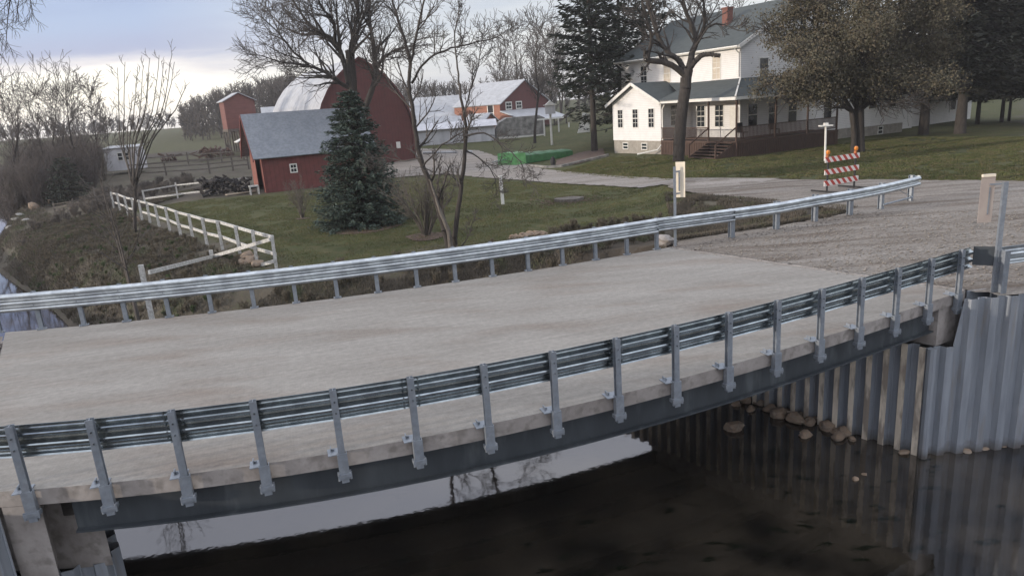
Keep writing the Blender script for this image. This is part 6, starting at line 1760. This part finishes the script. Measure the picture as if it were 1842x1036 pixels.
# junk heaps in the far yard
for (x, y, Yd, s_, lb) in ((368, 252, 84, 1.5, 'rusty farm implement heap left of the tower bin'), (392, 250, 88, 1.2, 'second rusty heap, the one touching the tower bin'), (300, 258, 86, .9, 'pale scrap lying in the far yard')):
    c = DP(x, y, Yd); c[2] = hz(c); mb = MB()
    for i in range(26):
        p = c + A3(R_.uniform(-1, 1) * s_, R_.uniform(-1, 1) * s_, R_.random() * .8 * s_); q = p + A3(R_.gauss(0, .5), R_.gauss(0, .5), R_.gauss(0, .3)) * s_
        mb.bar(p, q, .12, .12 + .2 * R_.random())
    tag(mb.build('scrap_heap', MAT['junk']), lb, 'scrap heap')
# white pipes by the driveway
for (x0, y0, x1, y1, lb) in ((762, 279, 822, 277, 'long white pipe lying at the driveway edge by the big barn'), (835, 277, 850, 276, 'short white pipe end beyond the long one by the driveway')):
    mb = MB(); a, b = gfit(x0, y0), gfit(x1, y1); mb.tube([a + A3(0, 0, .2), b + A3(0, 0, .15)], .14, 8); tag(mb.build('pipe', MAT['tin']), lb, 'pipe')
# far wood on the hill left of the arched barn and on the horizon
Rw = random.Random(77); allS = []
light = [bare_tree(10, random.Random(90 + i), r0=.2, trunk=.1, n=12, lev=1, rmin=.06, spread=.34, kids=(8, 6)) for i in range(4)]
for i in range(190):
    t = Rw.random(); x = 330 + 240 * t; Yd = Rw.uniform(150, 230)
    b = DP(x, 240, Yd); b[2] = hz(b); top = DP(x, 206 - 58 * min(1, ((x - 330) / 190) ** .6) + Rw.uniform(-3, 16), Yd)[2]
    S_ = place_segs(light[i % 4], b, max(.2, (top - b[2]) / 10), Rw.uniform(0, 6)); S_[:, 6:8] = np.maximum(S_[:, 6:8], .05); allS.append(S_)
for i in range(130):
    x = Rw.uniform(-80, 340); Yd = Rw.uniform(330, 420); b = DP(x, 235, Yd); b[2] = hz(b); s_ = Rw.uniform(.35, .7)
    S_ = place_segs(light[i % 4], b, s_, Rw.uniform(0, 6)); S_[:, 6:8] = np.maximum(S_[:, 6:8], .09); allS.append(S_)
for i in range(110):
    x = Rw.uniform(690, 1080); Yd = Rw.uniform(150, 220); b = DP(x, 200, Yd); b[2] = hz(b); top = DP(x, 175 - Rw.uniform(0, 22) - 25 * math.exp(-((x - 940) / 60) ** 2), Yd)[2]
    S_ = place_segs(light[i % 4], b, max(.3, (top - b[2]) / 10), Rw.uniform(0, 6)); S_[:, 6:8] = np.maximum(S_[:, 6:8], .05); allS.append(S_)
for i in range(120):
    x = Rw.uniform(1500, 2300); Yd = Rw.uniform(150, 260); b = DP(x, 190, Yd); b[2] = hz(b)
    S_ = place_segs(light[i % 4], b, Rw.uniform(.7, 1.3), Rw.uniform(0, 6)); S_[:, 6:8] = np.maximum(S_[:, 6:8], .05); allS.append(S_)
o = build_segs('far_wood', np.vstack(allS), MAT['twig']); tag(o, kind='stuff')

# ------------------------------------------------------------------ grass blades and loose stones
def blades(name, poly, n, hr, wd, mat_, seed, zmin=None):
    r_ = np.random.default_rng(seed); P_ = np.array(poly); lo, hi = P_.min(0), P_.max(0)
    xy = r_.uniform(lo, hi, (n * 3, 2)); k = poly_sd(P_, xy[:, 0], xy[:, 1]) < 0; xy = xy[k][:n]
    # clump
    den = vnoise(xy[:, 0], xy[:, 1], 1.3, seed) * .6 + vnoise(xy[:, 0], xy[:, 1], .35, seed + 1) * .4
    xy = xy[den > .34]; z = hgt(xy[:, 0], xy[:, 1]); k = z > WZ + .15; xy = xy[k]; z = z[k]; m_ = len(xy)
    h_ = r_.uniform(*hr, m_); d = np.stack([r_.normal(0, .35, m_), r_.normal(0, .35, m_), np.ones(m_)], 1)
    C = np.stack([xy[:, 0], xy[:, 1], z], 1) + d / np.linalg.norm(d, axis=1)[:, None] * (h_ * .45)[:, None]
    V, F = cards(C, d, r_.normal(0, 1, (m_, 3)), h_, np.full(m_, wd))
    return tag(quick_mesh(name, V, F, mat_), kind='stuff')
MAT['lawnblade'] = M_('lawn grass', (0.118, 0.126, 0.052), (0.080, 0.092, 0.038), scale=.6, rough=.9, spec=.15, c3=(.15, .125, .07), s3=2.2, f3=.7)
MAT['roughblade'] = M_('rough dead grass', (0.150, 0.130, 0.105), (0.096, 0.085, 0.068), scale=.8, rough=.95, spec=.1, c3=(.10, .12, .06), s3=.9, f3=.7, lo3=.53, hi3=.66)
LN = [G(*q, -.5)[:2] for q in ((500, 485), (700, 470), (900, 445), (1200, 395), (1240, 350), (1000, 330), (800, 320), (500, 352), (300, 362), (225, 362))]
blades('lawn_grass', LN, 150000, (.03, .075), .022, MAT['lawnblade'], 41)
blades('rough_grass', POLY_B, 90000, (.06, .22), .02, MAT['roughblade'], 42)
blades('rough_grass', POLY_D, 90000, (.06, .20), .018, MAT['roughblade'], 43)
LEFTF = [DP(*q)[:2] for q in ((-30, 420, 36), (100, 390, 44), (215, 350, 52), (420, 330, 58), (300, 360, 50), (205, 395, 44), (60, 440, 34))]
DITCH = [G(*q, -.25)[:2] for q in ((1195, 352), (1300, 362), (1440, 374), (1545, 384), (1500, 398), (1320, 418), (1215, 432), (1205, 380))]
blades('ditch_grass', DITCH, 70000, (.06, .20), .02, MAT['roughblade'], 48)
BANKL = [DP(*q)[:2] for q in ((-60, 600, 21), (-90, 370, 58), (60, 340, 60), (130, 400, 42), (150, 600, 22))]
blades('rough_grass', BANKL, 110000, (.08, .30), .028, MAT['roughblade'], 47)
blades('rough_grass', LEFTF, 60000, (.08, .25), .03, MAT['roughblade'], 44)
EDGE = [G(*q, -.3)[:2] for q in ((1240, 326), (1842, 326), (1842, 300), (1240, 306), (1040, 300), (1040, 310))]
HLAWN = [G(*q, -.3)[:2] for q in ((1240, 327), (1842, 327), (1950, 300), (1900, 250), (1600, 250), (1360, 285), (1100, 282), (1000, 305), (1040, 309), (1130, 319))]
blades('house_lawn_grass', HLAWN, 190000, (.04, .11), .045, MAT['lawnblade'], 45)
def pebbles(name, poly, n, sr, mat_, seed, zf):
    r_ = np.random.default_rng(seed); P_ = np.array(poly); lo, hi = P_.min(0), P_.max(0)
    xy = r_.uniform(lo, hi, (n * 4, 2)); xy = xy[poly_sd(P_, xy[:, 0], xy[:, 1]) < 0][:n]; m_ = len(xy)
    ico = np.array([(0, 0, 1), (.9, 0, .2), (.28, .85, .1), (-.72, .52, .25), (-.72, -.52, .1), (.28, -.85, .2), (0, 0, -.6)], float)
    tri = np.array([(0, 1, 2), (0, 2, 3), (0, 3, 4), (0, 4, 5), (0, 5, 1), (6, 2, 1), (6, 3, 2), (6, 4, 3), (6, 5, 4), (6, 1, 5)])
    s_ = sr[0] + (sr[1] - sr[0]) * r_.random(m_) ** 3
    V = ico[None] * s_[:, None, None] * r_.uniform(.6, 1.2, (m_, 7, 1)) * A3(1, 1, .6)[None, None]
    a = r_.uniform(0, 6.28, m_); c, q = np.cos(a)[:, None], np.sin(a)[:, None]
    X_ = V[:, :, 0] * c - V[:, :, 1] * q; Y_ = V[:, :, 0] * q + V[:, :, 1] * c
    V = np.stack([X_ + xy[:, 0:1], Y_ + xy[:, 1:2], V[:, :, 2] + zf(xy[:, 0], xy[:, 1])[:, None] + .3 * s_[:, None]], 2)
    F = (tri[None] + (np.arange(m_) * 7)[:, None, None]).reshape(-1, 3)
    return tag(quick_mesh(name, V.reshape(-1, 3), F, mat_), kind='stuff')
MAT['pebble'] = M_('grey pebbles', (.30, .275, .25), (.17, .15, .13), scale=30, rough=.95)
GP = [(8.7, 13.4), (4.7, 18.8), tuple(G(1330, 420)[:2]), tuple(G(1540, 380)[:2]), tuple(G(1842, 380)[:2]), (24, 13.4)]
pebbles('loose_gravel', GP, 9000, (.012, .05), MAT['pebble'], 51, lambda x, y: rz(x, y))
JT = [(8.75, 13.0), (4.35, 18.9), (4.75, 19.2), (9.2, 13.2)]
pebbles('loose_gravel', JT, 900, (.008, .03), MAT['pebble'], 52, lambda x, y: 0 * x + .002)
# ------------------------------------------------------------------ evening haze
hm = bpy.data.materials.new('haze'); hm.use_nodes = True
hn = hm.node_tree; hn.nodes.remove(hn.nodes['Principled BSDF'])
pv = N(hn, 'ShaderNodeVolumePrincipled'); pv.inputs['Color'].default_value = (.90, .90, .95, 1); pv.inputs['Density'].default_value = HAZE; pv.inputs['Anisotropy'].default_value = 0.2
L(hn, pv.outputs[0], hn.nodes['Material Output'].inputs['Volume'])
mb = MB(); mb.box(A3(-1700, -700, -6), A3(3400, 0, 0), A3(0, 2900, 0), A3(0, 0, 38)); hz_o = mb.build('haze', hm); tag(hz_o, kind='stuff')
